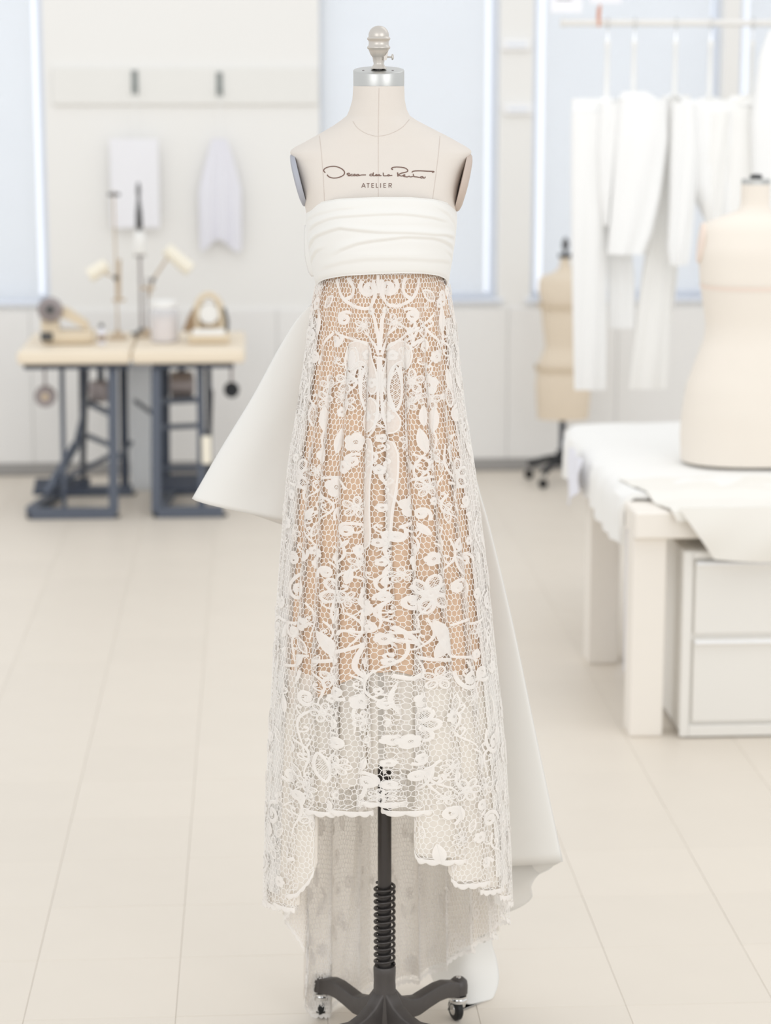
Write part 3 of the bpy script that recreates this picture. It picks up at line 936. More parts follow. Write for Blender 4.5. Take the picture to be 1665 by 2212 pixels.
garment('trousers', 'leftmost pair of long white trousers hanging from the rack rail', 'trousers', 1312, RY, [
    ('waistband', [(1236, 1330, 213, 0.035), (1234, 1332, 240, 0.05)], 0, 0, .002),
    ('leg', [(1234, 1318, 241, 0.05), (1233, 1313, 420, 0.055), (1236, 1310, 640, 0.055), (1240, 1309, 841, 0.055)], -.012, 1, .004),
    ('leg', [(1290, 1345, 241, 0.05), (1300, 1350, 420, 0.05), (1312, 1370, 600, 0.05), (1314, 1372, 708, 0.05)], .045, 2, .004)], M['garment'], half=34)
garment('jacket', 'short white jacket with wide sleeves hanging second on the rail', 'jacket', 1370, RY - .02, [
    ('collar', [(1344, 1398, 198, 0.04), (1336, 1420, 214, 0.07)], -.07, 0, .004),
    ('front', [(1338, 1440, 214, 0.08), (1330, 1442, 300, 0.10), (1322, 1425, 420, 0.10), (1315, 1405, 510, 0.10), (1312, 1390, 548, 0.10)], -.07, 3, .007),
    ('sleeve', [(1296, 1345, 222, 0.06), (1290, 1335, 330, 0.07), (1294, 1326, 420, 0.07), (1303, 1318, 486, 0.06)], -.03, 1, .006)], M['garment'], half=40, ybot=204)
garment('trousers', 'second pair of white trousers on the rail, one leg longest in view', 'trousers', 1459, RY + .02, [
    ('waistband', [(1432, 1490, 206, 0.035), (1428, 1496, 232, 0.045)], 0, 0, .002),
    ('leg', [(1425, 1470, 233, 0.05), (1412, 1452, 420, 0.055), (1382, 1450, 620, 0.055), (1358, 1441, 839, 0.055)], .0, 1, .005),
    ('leg', [(1440, 1490, 233, 0.04), (1430, 1470, 420, 0.045), (1420, 1462, 600, 0.045), (1400, 1450, 700, 0.045)], .07, 2, .005)], M['garment_cream'], half=24, ybot=206)
garment('blouse', 'white blouse with gathered sleeve hanging fourth on the rail', 'blouse', 1535, RY - .02, [
    ('bodice', [(1470, 1600, 216, 0.07), (1466, 1612, 300, 0.10), (1485, 1590, 400, 0.10), (1520, 1585, 470, 0.10)], -.06, 4, .009),
    ('sleeve', [(1452, 1500, 222, 0.06), (1448, 1508, 330, 0.07), (1445, 1500, 450, 0.07), (1440, 1490, 540, 0.07), (1446, 1485, 572, 0.06)], -.10, 1, .009)], M['garment'], half=48, ybot=214)
garment('shirt', 'loose white shirt hanging fifth on the rail behind the cream form', 'shirt', 1625, RY - .02, [
    ('yoke', [(1580, 1650, 206, 0.06), (1560, 1668, 228, 0.09)], -.05, 1, .006),
    ('front', [(1550, 1670, 229, 0.09), (1545, 1680, 330, 0.12), (1540, 1690, 440, 0.13), (1560, 1690, 560, 0.12)], -.05, 6, .009),
    ('sleeve', [(1535, 1575, 240, 0.06), (1524, 1570, 340, 0.07), (1518, 1560, 440, 0.07), (1525, 1552, 500, 0.06)], -.09, 3, .008)], M['garment_cream'], half=40, ybot=206)
o = P(1690, 60, Y=RY)
gw = thing('long_dress', 'long white dress hanging at the right end of the rail', 'dress', o, 0)
garment_part([(1660, 1715, 66, 0.06), (1640, 1730, 120, 0.10), (1622, 1745, 260, 0.14), (1628, 1750, 480, 0.15), (1640, 1755, 700, 0.15), (1646, 1760, 860, 0.15)], RY - .16, o, 5, .012).build('skirt', M['garment'], gw, angle=70)
MB().tube(smooth_poly([(0, -.02, zr - o.z), (0, 0, zr - o.z + .018), (0, .02, zr - o.z), (0, -.02, zr - o.z - .03), (0, -.13, zr - o.z - .04), (0, -.16, P(1690, 70, Y=RY).z - o.z)], 5), 0.0025, 6).build('hook', M['chrome'], gw)

# two white tags above the rail, held by an orange-red clip
q = P(1292, 32, Y=RY)
cl = thing('clip', 'thin orange-red clip standing upright on the left end of the rail', 'clip', (q.x, RY, zr))
MB().bar((0, -0.016, -0.016), (0.004, -0.016, P(1292, 10, Y=RY).z - zr), 0.014, 0.008, ch=.002).build('clip_jaw', M['clip'], cl, smooth=False)
MB().bar((0, 0.018, -0.012), (0.003, 0.010, P(1292, 16, Y=RY).z - zr), 0.012, 0.006, ch=.002).build('clip_jaw', M['clip'], cl, smooth=False)
for pxa, pxb, yb, lb, rz_ in ((1188, 1258, 28, 'white card with faint grey print hanging lowest above the rail end', .04), (1272, 1344, 8, 'white card showing only its lower edge above the orange-red clip', 0.0)):
    a, b = P(pxa, yb, Y=RY - .01), P(pxb, yb - 150, Y=RY - .01)
    c = (a + b) / 2
    cd_ = thing('card', lb, 'card', (c.x, RY - .028, c.z), 0)
    o2 = MB().box((0, 0, 0), (b.x - a.x, 0.004, b.z - a.z), ch=.001).build('card_sheet', M['paper'], cd_, smooth=False)
    for k in range(5):
        MB().box((-0.01 + 0.0 * k, -0.0026, -(b.z - a.z) / 2 + 0.050 + .020 * k), (0.06 - .008 * (k % 3), 0.0008, 0.006)).build('print_line', M['grey_print'], o2, smooth=False)

# ================================================================== the dress form in front
df_ = thing('dress_form', 'tall linen dress form with metal knob and lettered chest wearing the lace gown', 'dress form', FORM, -YAW)


def lean(z):
    """the form leans a hair to the left towards the neck"""
    return interp(z, [0.0, 0.6, 2.15], [-0.002, -0.004, -0.0135])


def silh(table):
    """silhouette table (py, px left, px right) -> z, centre x, half width"""
    o = []
    for py, xl, xr in table:
        a, b = L(xl, py), L(xr, py)
        o.append((a.z, (a.x + b.x) / 2, (b.x - a.x) / 2))
    o.sort()
    return np.array(o)


torso_tab = silh([(186, 763, 873), (215, 761, 874), (236, 755, 878), (250, 749, 885), (260, 736, 900), (270, 722, 919), (282, 702, 942), (295, 679, 968), (308, 656, 991),
                  (317, 638, 1007), (324, 628, 1017), (330, 626.5, 1018), (345, 634, 1010), (370, 641, 999), (400, 649, 990), (430, 656, 986), (460, 662, 985),
                  (500, 664, 984), (540, 676, 972), (580, 698, 952), (650, 704, 948), (720, 704, 952), (800, 690, 970), (880, 676, 985), (960, 672, 988), (1100, 674, 986)])
zt = [L(818, y).z for y in (186, 250, 282, 310, 340, 400, 460, 520, 600, 680, 800, 900, 1100)][::-1]
dft = [.052, .056, .060, .066, .076, .098, .115, .118, .094, .090, .112, .122, .115][::-1]
dbt = [.048, .058, .072, .078, .082, .092, .098, .098, .090, .088, .110, .125, .120][::-1]
et = [2.0, 2.0, 2.0, 2.2, 2.6, 2.7, 2.5, 2.3, 2.2, 2.2, 2.2, 2.2, 2.2][::-1]


def torso_ring(z, n=96, off=0.0):
    cx = interp(z, torso_tab[:, 0], torso_tab[:, 1])
    hw = interp(z, torso_tab[:, 0], torso_tab[:, 2]) + off
    f, b, e = interp(z, zt, dft) + off, interp(z, zt, dbt) + off, interp(z, zt, et)
    return ellipse_ring(hw, f, b, z, cx, n, e)


zs = np.concatenate([np.linspace(torso_tab[0, 0], L(0, 345).z, 70), np.linspace(L(0, 344).z, L(0, 186).z, 60)])
torso = MB().loft([torso_ring(z) for z in zs]).build('torso', M['linen'], df_, angle=70)
bvh = BVHTree.FromPolygons([v.co.copy() for v in torso.data.vertices], [tuple(p.vertices) for p in torso.data.polygons])
EYEL = Vector((0, -FORM_D, EYE))


def on_torso(px, py, off=0.0006):
    q = L(px, py, 0.0)
    hit, nrm, _, _ = bvh.ray_cast(EYEL, (q - EYEL).normalized())
    if hit is None:
        return q, Vector((0, -1, 0))
    if nrm.y > 0:
        nrm = -nrm
    return hit + nrm * off, nrm


def surf_strip(mb, pts, width, off=0.0006):
    """flat narrow strip that follows the chest along pixel points"""
    hs = [on_torso(x, y, off) for x, y in pts]
    v, f = [], []
    for i, (p, n) in enumerate(hs):
        d = hs[min(i + 1, len(hs) - 1)][0] - hs[max(i - 1, 0)][0]
        s = d.cross(n)
        if s.length < 1e-9:
            s = Vector((1, 0, 0))
        s.normalize()
        wd = width(i / (len(hs) - 1)) if callable(width) else width
        v += [p + s * wd / 2, p + n * .0002, p - s * wd / 2]
    for i in range(len(hs) - 1):
        a = i * 3
        f += [(a, a + 1, a + 4, a + 3), (a + 1, a + 2, a + 5, a + 4)]
    mb.add(v, f)


# seams: centre front, neckline, princess lines
for pts in ([(818.5, 190), (817.5, 240), (817, 292), (817, 340), (817, 425)],
            [(762, 262), (772, 276), (788, 287), (806, 293), (818, 294), (836, 291), (856, 283), (872, 272), (884, 258)],
            [(950, 294), (947, 330), (941, 380), (934, 432)], [(690, 294), (694, 330), (698, 380), (701, 440)]):
    s = MB()
    surf_strip(s, smooth_poly(pts, 8), 0.0009, 0.0004)
    s.build('seam', M['seam'], df_)

# lettering: the signature and the word below it
ZX = lambda p: (690 + p[0] / 6.529, 350 + p[1] / 6.529)
sig = MB()
for st, wd in (([(82, 152), (62, 128), (64, 105), (95, 82), (150, 66), (215, 62), (275, 78), (325, 105), (352, 140), (350, 168), (330, 192), (290, 212), (240, 225), (190, 226), (148, 216), (125, 202), (108, 180)], .0017),
               ([(428, 163), (405, 159), (388, 168), (398, 180), (424, 184), (426, 195), (398, 194)], .0016),
               ([(468, 174), (445, 176), (438, 187), (452, 196), (478, 190), (492, 178)], .0015),
               ([(505, 172), (488, 174), (480, 186), (492, 196), (508, 186), (512, 178), (512, 192), (528, 194)], .0015),
               ([(552, 176), (532, 176), (524, 188), (538, 197), (552, 186), (556, 177), (558, 192), (590, 184), (655, 183)], .0015),
               ([(748, 174), (724, 171), (708, 186), (724, 196), (748, 188), (760, 150), (756, 192), (782, 194), (800, 184)], .0015),
               ([(785, 188), (812, 184), (806, 176), (790, 184), (800, 196), (836, 190)], .0014),
               ([(850, 178), (832, 180), (826, 190), (840, 196), (852, 184), (854, 194), (874, 193)], .0014),
               ([(898, 152), (900, 180), (906, 195), (950, 195)], .0016), ([(985, 180), (962, 184), (960, 196), (980, 196), (990, 184), (992, 192), (1026, 188)], .0015),
               ([(1036, 108), (1015, 98), (1030, 80), (1080, 72), (1150, 75), (1210, 88), (1242, 114), (1238, 134), (1200, 148), (1150, 160), (1116, 182), (1150, 198), (1180, 194)], .0017),
               ([(1100, 148), (1104, 180), (1106, 206)], .0019),
               ([(1178, 196), (1204, 188), (1198, 180), (1178, 190), (1188, 204), (1240, 211), (1262, 200), (1276, 210), (1310, 206), (1324, 196)], .0015),
               ([(1320, 168), (1326, 190), (1330, 206), (1372, 212), (1412, 219)], .0016), ([(1462, 208), (1434, 208), (1420, 219), (1440, 228), (1464, 216), (1466, 228), (1482, 226), (1492, 208)], .0015),
               ([(1303, 150), (1310, 136), (1345, 127), (1420, 125), (1500, 129), (1612, 135), (1588, 149)], .0017)):
    surf_strip(sig, [ZX(p) for p in smooth_poly(st, 5)], wd * 1.2)
sig.build('signature', M['ink'], df_, smooth=False)


def letter(ch, x0, x1, y0, y1):
    xm, ym = (x0 + x1) / 2, (y0 + y1) / 2
    return {'A': [[(x0, y1), (xm, y0), (x1, y1)], [(x0 + (x1 - x0) * .2, y1 - (y1 - y0) * .33), (x1 - (x1 - x0) * .2, y1 - (y1 - y0) * .33)]],
            'T': [[(x0, y0 + 3), (x1, y0 + 3)], [(xm, y0), (xm, y1)]],
            'E': [[(x0 + 3, y0), (x0 + 3, y1)], [(x0, y0 + 3), (x1, y0 + 3)], [(x0, ym), (x1 - 3, ym)], [(x0, y1 - 3), (x1, y1 - 3)]],
            'L': [[(x0 + 3, y0), (x0 + 3, y1)], [(x0, y1 - 3), (x1, y1 - 3)]],
            'I': [[(xm, y0), (xm, y1)]],
            'R': [[(x0 + 3, y0), (x0 + 3, y1)], [(x0, y0 + 3), (x1 - 10, y0 + 3), (x1 - 2, y0 + 10), (x1, y0 + 19), (x1 - 4, y0 + 28), (x1 - 12, y0 + 34), (x0, y0 + 34)], [(xm, y0 + 34), (x1, y1)]]}[ch]


for ch, x0, x1 in (('A', 594, 647), ('T', 664, 706), ('E', 734, 767), ('L', 798, 830), ('I', 857, 866), ('E', 903, 938), ('R', 976, 1016)):
    mbl = MB()
    for st in letter(ch, x0, x1, 299, 363):
        pp = []
        for a, b in zip(st[:-1], st[1:]):
            pp += [(a[0] + (b[0] - a[0]) * k / 4, a[1] + (b[1] - a[1]) * k / 4) for k in range(4)]
        pp.append(st[-1])
        surf_strip(mbl, [ZX(p) for p in pp], 0.00125)
    mbl.build('letter', M['ink'], df_, smooth=False)

# armhole plates: flat ovals, grey on the left, pinkish on the right
def plate(tip, mid, bot, sgn, name, m, bulge):
    a, b = L(*tip), L(*bot)
    up = (a - b)
    hh = up.length / 2
    up.normalize()
    fw = Vector((0, -1, 0))
    out = up.cross(fw) * 1.0
    if out.x * sgn < 0:
        out = -out
    c = (a + b) / 2
    v, f, n = [], [], 40
    prof = [(0.0, bulge), (.5, bulge * .92), (.8, bulge * .72), (.95, bulge * .4), (1.0, 0), (1.0, -0.008)]
    for r, h in prof:
        for k in range(n):
            t = 2 * PI * k / n
            v.append(c + up * (math.cos(t) * hh * r) + fw * (math.sin(t) * 0.068 * r * (1 if True else 1)) + out * h)
    for i in range(len(prof) - 1):
        for k in range(n):
            f.append((i * n + k, i * n + (k + 1) % n, (i + 1) * n + (k + 1) % n, (i + 1) * n + k))
    f.append(tuple((len(prof) - 1) * n + k for k in range(n)))
    o = MB().add(v, f).build(name, m, df_, angle=50)
    return o


pl = plate((628, 333), None, (657, 446), -1, 'armhole_plate', M['plate_grey'], 0.005)
pl['label'] = 'grey armhole plate'
pl = plate((1017, 333), None, (987, 457), 1, 'armhole_plate', M['plate_pink'], 0.008)
pl['label'] = 'pinkish armhole plate'

# neck cap, tilted slightly towards the viewer
capc = L(818, 171)
tilt = Matrix.Rotation(R(8.5), 3, 'X')
rc = 0.0494
MB().lathe([(rc - .001, -0.0175), (rc, -0.0165), (rc, 0.0155), (rc - .0006, 0.0165), (rc - .002, 0.017), (0.03, 0.0168), (0.012, 0.0166)], capc + Vector((0, 0, 0.001)), 64, tilt).build('neck_cap', M['cap'], df_)
for sx in (-.030, .027):
    MB().lathe([(0.0022, 0), (0.0022, 0.0006), (0.0012, 0.0008)], capc + tilt @ Vector((sx, -0.006, 0.018)), 10, tilt).build('rivet', M['grey_metal'], df_)
fx = 760 + 800 / 13.825
zp = lambda yz: L(fx, 40 + yz / 13.825).z
rr_ = lambda h: h / 13.825 / 1116
prof = [(105, 1640), (105, 1510), (235, 1505), (238, 1490), (190, 1420), (155, 1370), (152, 1340), (168, 1280), (182, 1160), (195, 1145), (245, 1080), (285, 980), (300, 930), (330, 905), (348, 880), (346, 850), (318, 820), (300, 790), (298, 700), (318, 650), (345, 622), (350, 600), (330, 565), (303, 540), (306, 500), (296, 430), (262, 350), (205, 280), (120, 232), (40, 216), (2, 214)]
xc = L(fx, 100).x
MB().lathe([(rr_(105), zp(1650)), (rr_(105), zp(1508))], (xc, 0, 0), 24).build('rod', M['steel_dark'], df_)
MB().lathe([(rr_(180), zp(1650)), (rr_(180), zp(1640)), (rr_(120), zp(1636))], (xc, 0, 0), 20).build('washer', M['dark_metal'], df_)
kn = MB().lathe([(max(rr_(r), .0003), zp(y)) for r, y in prof[2:]], (xc, 0, 0), 40).build('knob', M['finial'], df_)
za = zp(1150)
ts_ = MB().tube([(xc + rr_(200), 0, za), (xc + rr_(390), 0, za)], rr_(28), 10).build('thumb_screw', M['finial'], kn)
MB().lathe([(rr_(30), rr_(-34)), (rr_(86), rr_(-20)), (rr_(88), rr_(10)), (rr_(60), rr_(36)), (rr_(10), rr_(40))], (xc + rr_(410), 0, za), 16, Matrix.Rotation(PI / 2, 3, 'Y')).build('screw_head', M['finial'], kn)
MB().loft([[(xc + rr_(a), b, za + rr_(c)) for a, b, c in ((150, -.009, 110), (285, -.006, 140), (285, .006, 140), (150, .009, 110))],
           [(xc + rr_(a), b, za + rr_(c)) for a, b, c in ((140, -.009, -100), (235, -.006, -90), (235, .006, -90), (140, .009, -100))]]).build('screw_lug', M['finial'], kn, smooth=False)

# stand: pole, spring, hub, four legs with casters
px0, pz0 = L(830.5, 1900).x, 0
MB().tube([(px0, 0, 0.16), (px0, 0, 1.16)], 0.0143, 24).build('pole', M['steel_dark'], df_)
sp = []
ztop, zbot = L(830, 1911).z, L(830, 2083).z
turns = 12.4
for k in range(int(turns * 20) + 1):
    a = k / 20
    zz = zbot + (ztop - zbot) * (0.0 + 1.0 * min(1.0, (a / turns) * 1.03 - .0 if a / turns < .9 else .927 + (a / turns - .9) * .73))
    sp.append((px0 + 0.0205 * math.cos(2 * PI * a), 0.0205 * math.sin(2 * PI * a), zz))
MB().tube(sp, 0.0031, 8).build('spring', M['steel_dark'], df_, angle=180)

hz = L(830, 2087).z
HB = 0.058
hub = MB()
hub.lathe([(0.0165, hz), (0.0215, hz + .002), (0.0235, hz - .002), (0.0235, hz - .012), (0.0225, hz - .03), (0.0235, hz - .05), (0.027, hz - .075), (0.030, HB + .02), (0.026, HB)][::-1], (px0, 0, 0), 36)
hub.build('hub', M['iron'], df_, angle=60)
MB().lathe([(0.008, HB - .022), (0.013, HB - .018), (0.013, HB - .006), (0.008, HB)], (px0, 0, 0), 6).build('hub_nut', M['chrome'], df_, smooth=False)


def leg(ang, seed):
    d = Vector((math.cos(ang), math.sin(ang), 0))
    s = Vector((-d.y, d.x, 0))
    # r, z centre, half height, half width
    sec = [(0.000, 0.112, .040, .0165), (0.022, 0.108, .034, .0165), (0.040, 0.096, .026, .0155), (0.065, 0.088, .0200, .0150), (0.095, 0.0830, .0180, .0148), (0.130, 0.089, .0170, .0145), (0.160, 0.0930, .0165, .0145), (0.185, 0.0920, .0165, .0140), (0.205, 0.0860, .0160, .0140), (0.222, 0.0810, .0155, .0150)]
    rs = [q[0] for q in sec]
    rings = []
    for k in range(40):
        r = rs[-1] * k / 39
        z_, hh, hw_ = (float(interp(r, rs, [q[i] for q in sec])) for i in (1, 2, 3))
        hh *= 1.15
        ring = []
        for j in range(16):
            t = 2 * PI * j / 16
            e = 2 / 7
            a_ = hw_ * math.copysign(abs(math.cos(t)) ** e, math.cos(t))
            b_ = hh * math.copysign(abs(math.sin(t)) ** e, math.sin(t))
            ring.append(d * r + s * a_ + Vector((px0, 0, z_ + b_)))
        rings.append(ring)
    lg = MB().loft(rings).build('leg', M['iron'], df_, angle=50)
    c = d * 0.232 + Vector((px0, 0, 0))
    MB().lathe([(0.014, 0.066), (0.0200, 0.068), (0.0205, 0.085), (0.019, 0.096), (0.012, 0.103), (0.006, 0.104)], c, 24).build('socket', M['iron'], lg)
    cs = MB().lathe([(0.006, 0.103), (0.0055, 0.1055), (0.002, 0.107)], c, 12).build('stem_tip', M['chrome'], lg)
    MB().lathe([(0.012, 0.047), (0.0195, 0.049), (0.0195, 0.055), (0.0175, 0.057), (0.0195, 0.059), (0.0195, 0.0635), (0.014, 0.0655)], c, 24).build('swivel', M['chrome'], lg)
    wa = ang + seed
    wd = Vector((math.cos(wa), math.sin(wa), 0))
    wp = c + wd * .012 + Vector((0, 0, 0.0265))
    ax = Vector((0, 0, 1)).rotation_difference(Vector((-wd.y, wd.x, 0))).to_matrix()
    MB().lathe([(0.010, -0.0085), (0.021, -0.0085), (0.0252, -0.005), (0.0256, 0), (0.0252, 0.005), (0.021, 0.0085), (0.010, 0.0085)], wp, 28, ax).build('wheel', M['rubber'], lg)
    MB().lathe([(0.003, -0.0105), (0.011, -0.0105), (0.013, -.009), (0.013, 0.009), (0.011, 0.0105), (0.003, 0.0105)], wp, 16, ax).build('wheel_hub', M['chrome'], lg)
    fk = MB()
    n_ = Vector((-wd.y, wd.x, 0))
    for q in (-1, 1):
        a0 = c + n_ * q * .012 + Vector((0, 0, .049))
        a1 = wp + n_ * q * .0125
        fk.bar(a0, a1, 0.018, 0.0025, ch=.0005)
    fk.build('fork', M['chrome'], lg, smooth=False)['kind'] = 'stuff'
    return lg


for a, s_ in ((R(46), 1.2), (R(127), -.5), (R(226), .6), (R(314), -.8)):
    leg(a, s_)

# ================================================================== the gown
gown = thing('gown', 'strapless ivory gown with lace skirt over nude lining and large satin bow, worn in front', 'gown', FORM, -YAW)
ZREF = L(830, 572).z             # the skirt starts here, tucked under the bodice
sk = silh([(560, 690, 962), (585, 690, 962), (600, 684, 967), (650, 674, 976), (700, 667, 984), (800, 655, 993), (900, 640, 1006), (1000, 624, 1022), (1100, 615, 1034), (1200, 608, 1046),
           (1300, 601, 1056), (1400, 596, 1066), (1500, 590, 1076), (1600, 584, 1086), (1700, 580, 1092), (1800, 577, 1097), (1930, 574, 1102), (2100, 572, 1106), (2280, 570, 1108)])
zf_ = [L(830, y).z for y in (560, 600, 700, 900, 1200, 1500, 1735, 1930, 2280)][::-1]
sdf = [.112, .114, .125, .148, .170, .186, .196, .202, .205][::-1]
sdb = [.100, .102, .115, .145, .175, .205, .225, .245, .285][::-1]

# fold crests round the skirt (degrees from centre front, + = right in the picture)
cr = [-173, -157, -141, -126, -112, -98, -84, -70, -58, -46, -34, -19, -1.7, 9, 27, 44, 60, 75, 90, 106, 122, 139, 156, 171]
cr = np.array([cr[-1] - 360] + cr + [cr[0] + 360, cr[1] + 360])


def fold_phase(phi):
    """2*pi per fold; crest at phase 0"""
    d = (np.degrees(phi) + 180) % 360 - 180
    return np.interp(d, cr, np.arange(len(cr))) * 2 * PI


def fold_amp(V, phi=0.0):
    a = np.interp(V, [0, .12, .35, .7, 1.1, 1.6], [.0010, .0034, .0080, .0140, .0190, .0215])
    dg = np.abs((np.degrees(phi) + 180) % 360 - 180)
    a = a * np.interp(dg, [55, 72, 108, 125], [1.0, .68, .68, .75])
    return a * (1.0 + .25 * np.sin(3 * phi + 1.0))


def surf(phi, V, off=0.0, famp=1.0, inset=0.0):
    """point on the skirt: angle phi, drop V below the waist seam"""
    phi, V = np.asarray(phi, float), np.asarray(V, float)
    z = ZREF - V
    cx = np.interp(z, sk[:, 0], sk[:, 1])
    hw = np.interp(z, sk[:, 0], sk[:, 2])
    f = np.interp(z, zf_, sdf)
    b = np.interp(z, zf_, sdb)
    A = fold_amp(V, phi) * famp
    ps = fold_phase(phi)
    c = np.abs(np.cos(ps / 2))
    dg = np.abs((np.degrees(phi) + 180) % 360 - 180)
    k_ = np.interp(dg, [95, 125], [1.0, 0.0])
    F_ = k_ * (2 * c ** .75 - 1.35) + (1 - k_) * np.cos(ps)
    rad = -.25 * A + A * F_ + off - inset
    ph = phi + (.25 + .75 * k_) * famp * np.minimum(A / .19, .13) * 1.35 * np.sin(ps) * np.interp(V, [0, .3, 1.2], [.3, .6, 1.0])
    s, co = np.sin(ph), np.cos(ph)
    pull = np.exp(-(((np.degrees(phi) + 180) % 360 - 180 + 141) / 15) ** 2) * np.clip((.34 - z) / .22, 0, 1)
    d = np.where(co > 0, f, b * (1 - .27 * pull))
    return np.stack([cx + (hw + rad) * s, -(d + rad) * co, z], -1)


# the hem: short in front, falling to the floor behind
hem_phi = [-180, -168, -156, -148, -142, -138, -132, -126, -118, -108, -97, -84, -70, -52, -46, -42, -38, -20, -8, -5, 4, 7, 16, 19, 23, 36, 41, 60, 80, 92, 100, 112, 126, 140, 154, 168, 180]
hem_z = [.03, .02, .012, .010, .010, .05, .16, .235, .29, .32, .335, .35, .362, .378, .41, .48, .590, .60, .604, .622, .622, .605, .600, .56, .505, .475, .44, .405, .362, .335, .295, .24, .19, .14, .085, .045, .03]


def hem_V(phi):
    d = (np.degrees(phi) + 180) % 360 - 180
    return ZREF - np.interp(d, hem_phi, hem_z)


def frame(phi, V, off=0.0):
    """surface point with tangents and outward normal"""
    e = 1e-3
    p = surf(phi, V)
    a = (surf(phi + e, V) - surf(phi - e, V)) / (2 * e)
    b = (surf(phi, V + e) - surf(phi, V - e)) / (2 * e)
    n = np.cross(a, b)
    n /= np.linalg.norm(n, axis=-1, keepdims=True) + 1e-12
    # outward
    out = p.copy()
    out[..., 2] = 0
    sg = np.sign(np.sum(n * out, -1, keepdims=True))
    return p, n * sg, a, b


# ---- nude lining: smooth slip under the lace
def sheet(z_top_V, Vb, phis, inset, famp, nv):
    g = np.zeros((nv, len(phis), 3))
    for j in range(nv):
        V = z_top_V + (Vb - z_top_V) * j / (nv - 1)
        g[j] = surf(phis, V, 0, famp, inset)
    return g


phis = np.linspace(-PI, PI, 181)
lin_z = np.interp(np.degrees(phis), [-180, -100, -60, -35, -12, 8, 30, 60, 100, 180], [L(0, y, q).z for y, q in ((1540, .1), (1535, .0), (1525, -.09), (1505, -.145), (1452, -.17), (1450, -.17), (1488, -.15), (1500, -.09), (1535, 0), (1540, .1))])
MB().grid(sheet(0.0, ZREF - lin_z, phis, .0085 + .012 * 1.0 * 0 + np.interp(0, [0], [0]), .55, 60)).build('lining', M['nude'], gown, angle=180)

# ---- white tulle underskirt at the sides and back, and a short sheer layer in front
for pa_, pb_ in ((-114, -60), (60, 114)):
    ph_t = np.linspace(R(pa_), R(pb_), 70)
    hv = np.minimum(hem_V(ph_t) - .03, ZREF - .30)
    MB().grid(sheet(.10, hv, ph_t, .0035, 1.0, 60)).build('tulle_underskirt', M['tulle'], gown, angle=180)
for pa_, pb_ in ((-62, -2.9), (-1.1, 62)):
    ph_f = np.linspace(R(pa_), R(pb_), 60)
    MB().grid(sheet(.62, ZREF - np.interp(np.degrees(ph_f), [-62, -30, 0, 30, 62], [.55, .62, .70, .66, .56]), ph_f, .014, .6, 40)).build('tulle_petticoat', M['petticoat'], gown, angle=180)
ph_f = np.linspace(R(-3.1), R(-.9), 4)
MB().grid(sheet(.62, ZREF - .70 + 0 * ph_f, ph_f, .015, .6, 30)).build('petticoat_gore', M['back_tulle'], gown, angle=180)
# white organza between lining and lace low down at both sides
for pa_, pb_ in ((-112, -40), (18, 112)):
    ph_f = np.linspace(R(pa_), R(pb_), 70)
    zt_ = ZREF - .80
    MB().grid(sheet(.80, np.minimum(hem_V(ph_f) - .009, ZREF - .345), ph_f, .0085, 1.0, 40)).build('organza_underskirt', M['petticoat'], gown, angle=180)

# beige tulle behind the lace of the train
ph_f = np.linspace(R(118), R(242), 90)
MB().grid(sheet(.95, hem_V(ph_f) - .015, ph_f, -.006, 1.0, 40)).build('train_tulle', M['back_tulle'], gown, angle=180)

# ---- lace net: one thread mesh, cells from a jittered point set
_rv = np.linspace(0, 1.75, 60)
_rp = np.linspace(-PI / 2, PI / 2, 1201)
_rr = [np.linalg.norm(np.diff(surf(_rp, v + 0 * _rp), axis=0), axis=1).sum() / PI for v in _rv]


def Reff(V):
    return np.interp(V, _rv, _rr)


ASP = lambda V: np.interp(V, [0, .5, 1.0, 1.5], [1.65, 1.70, 1.55, 1.40])
CEL = lambda V: np.interp(V, [0, .3, .8, 1.2, 1.6], [.0064, .0069, .0078, .0086, .0090])
pts2, ptV = [], []
V = 0.004
Y = 0.0
row = 0
while V < ZREF - .008:
    c = CEL(V)
    n = int(2 * PI * Reff(V) / c)
    ph = -PI + (np.arange(n) + .5 * (row % 2)) * 2 * PI / n + rng.uniform(-.26, .26, n) * 2 * PI / n
    vv = V + rng.uniform(-.20, .20, n) * c * ASP(V)
    ok = (vv < hem_V(ph) - .002) & (vv > 0)
    yy = Y + (vv - V) / (Reff(V) * ASP(V))
    for a, b, q in zip(ph[ok], vv[ok], yy[ok]):
        pts2.append((a, q))
        ptV.append((a, b))
    dV = c * ASP(V) * .87
    Y += dV / (Reff(V) * ASP(V))
    V += dV
    row += 1
ptV = np.array(ptV)
res = delaunay_2d_cdt([Vector(p) for p in pts2], [], [], 0, 1e-7)
tris = np.array(res[2])
orig = np.array([o[0] if o else -1 for o in res[3]])
tris = orig[tris]
cen = ptV[tris].mean(axis=1)
# drop slivers on the concave hem
e_len = np.max([np.hypot((ptV[tris[:, i], 0] - ptV[tris[:, (i + 1) % 3], 0]) * Reff(cen[:, 1]), ptV[tris[:, i], 1] - ptV[tris[:, (i + 1) % 3], 1]) for i in range(3)], axis=0)
good = e_len < .034
edge = {}
for t in np.nonzero(good)[0]:
    a = tris[t]
    for i in range(3):
        k = (min(a[i], a[(i + 1) % 3]), max(a[i], a[(i + 1) % 3]))
        edge.setdefault(k, []).append(t)
links = np.array([v for v in edge.values() if len(v) == 2])
# border threads: from border triangles out to the middle of their border edge
bord = [(v[0], k) for k, v in edge.items() if len(v) == 1]
A_, B_ = cen[links[:, 0]], cen[links[:, 1]]
bm_ = np.array([(ptV[k[0]] + ptV[k[1]]) / 2 for _, k in bord])
A_ = np.concatenate([A_, cen[[b[0] for b in bord]]])
B_ = np.concatenate([B_, bm_])


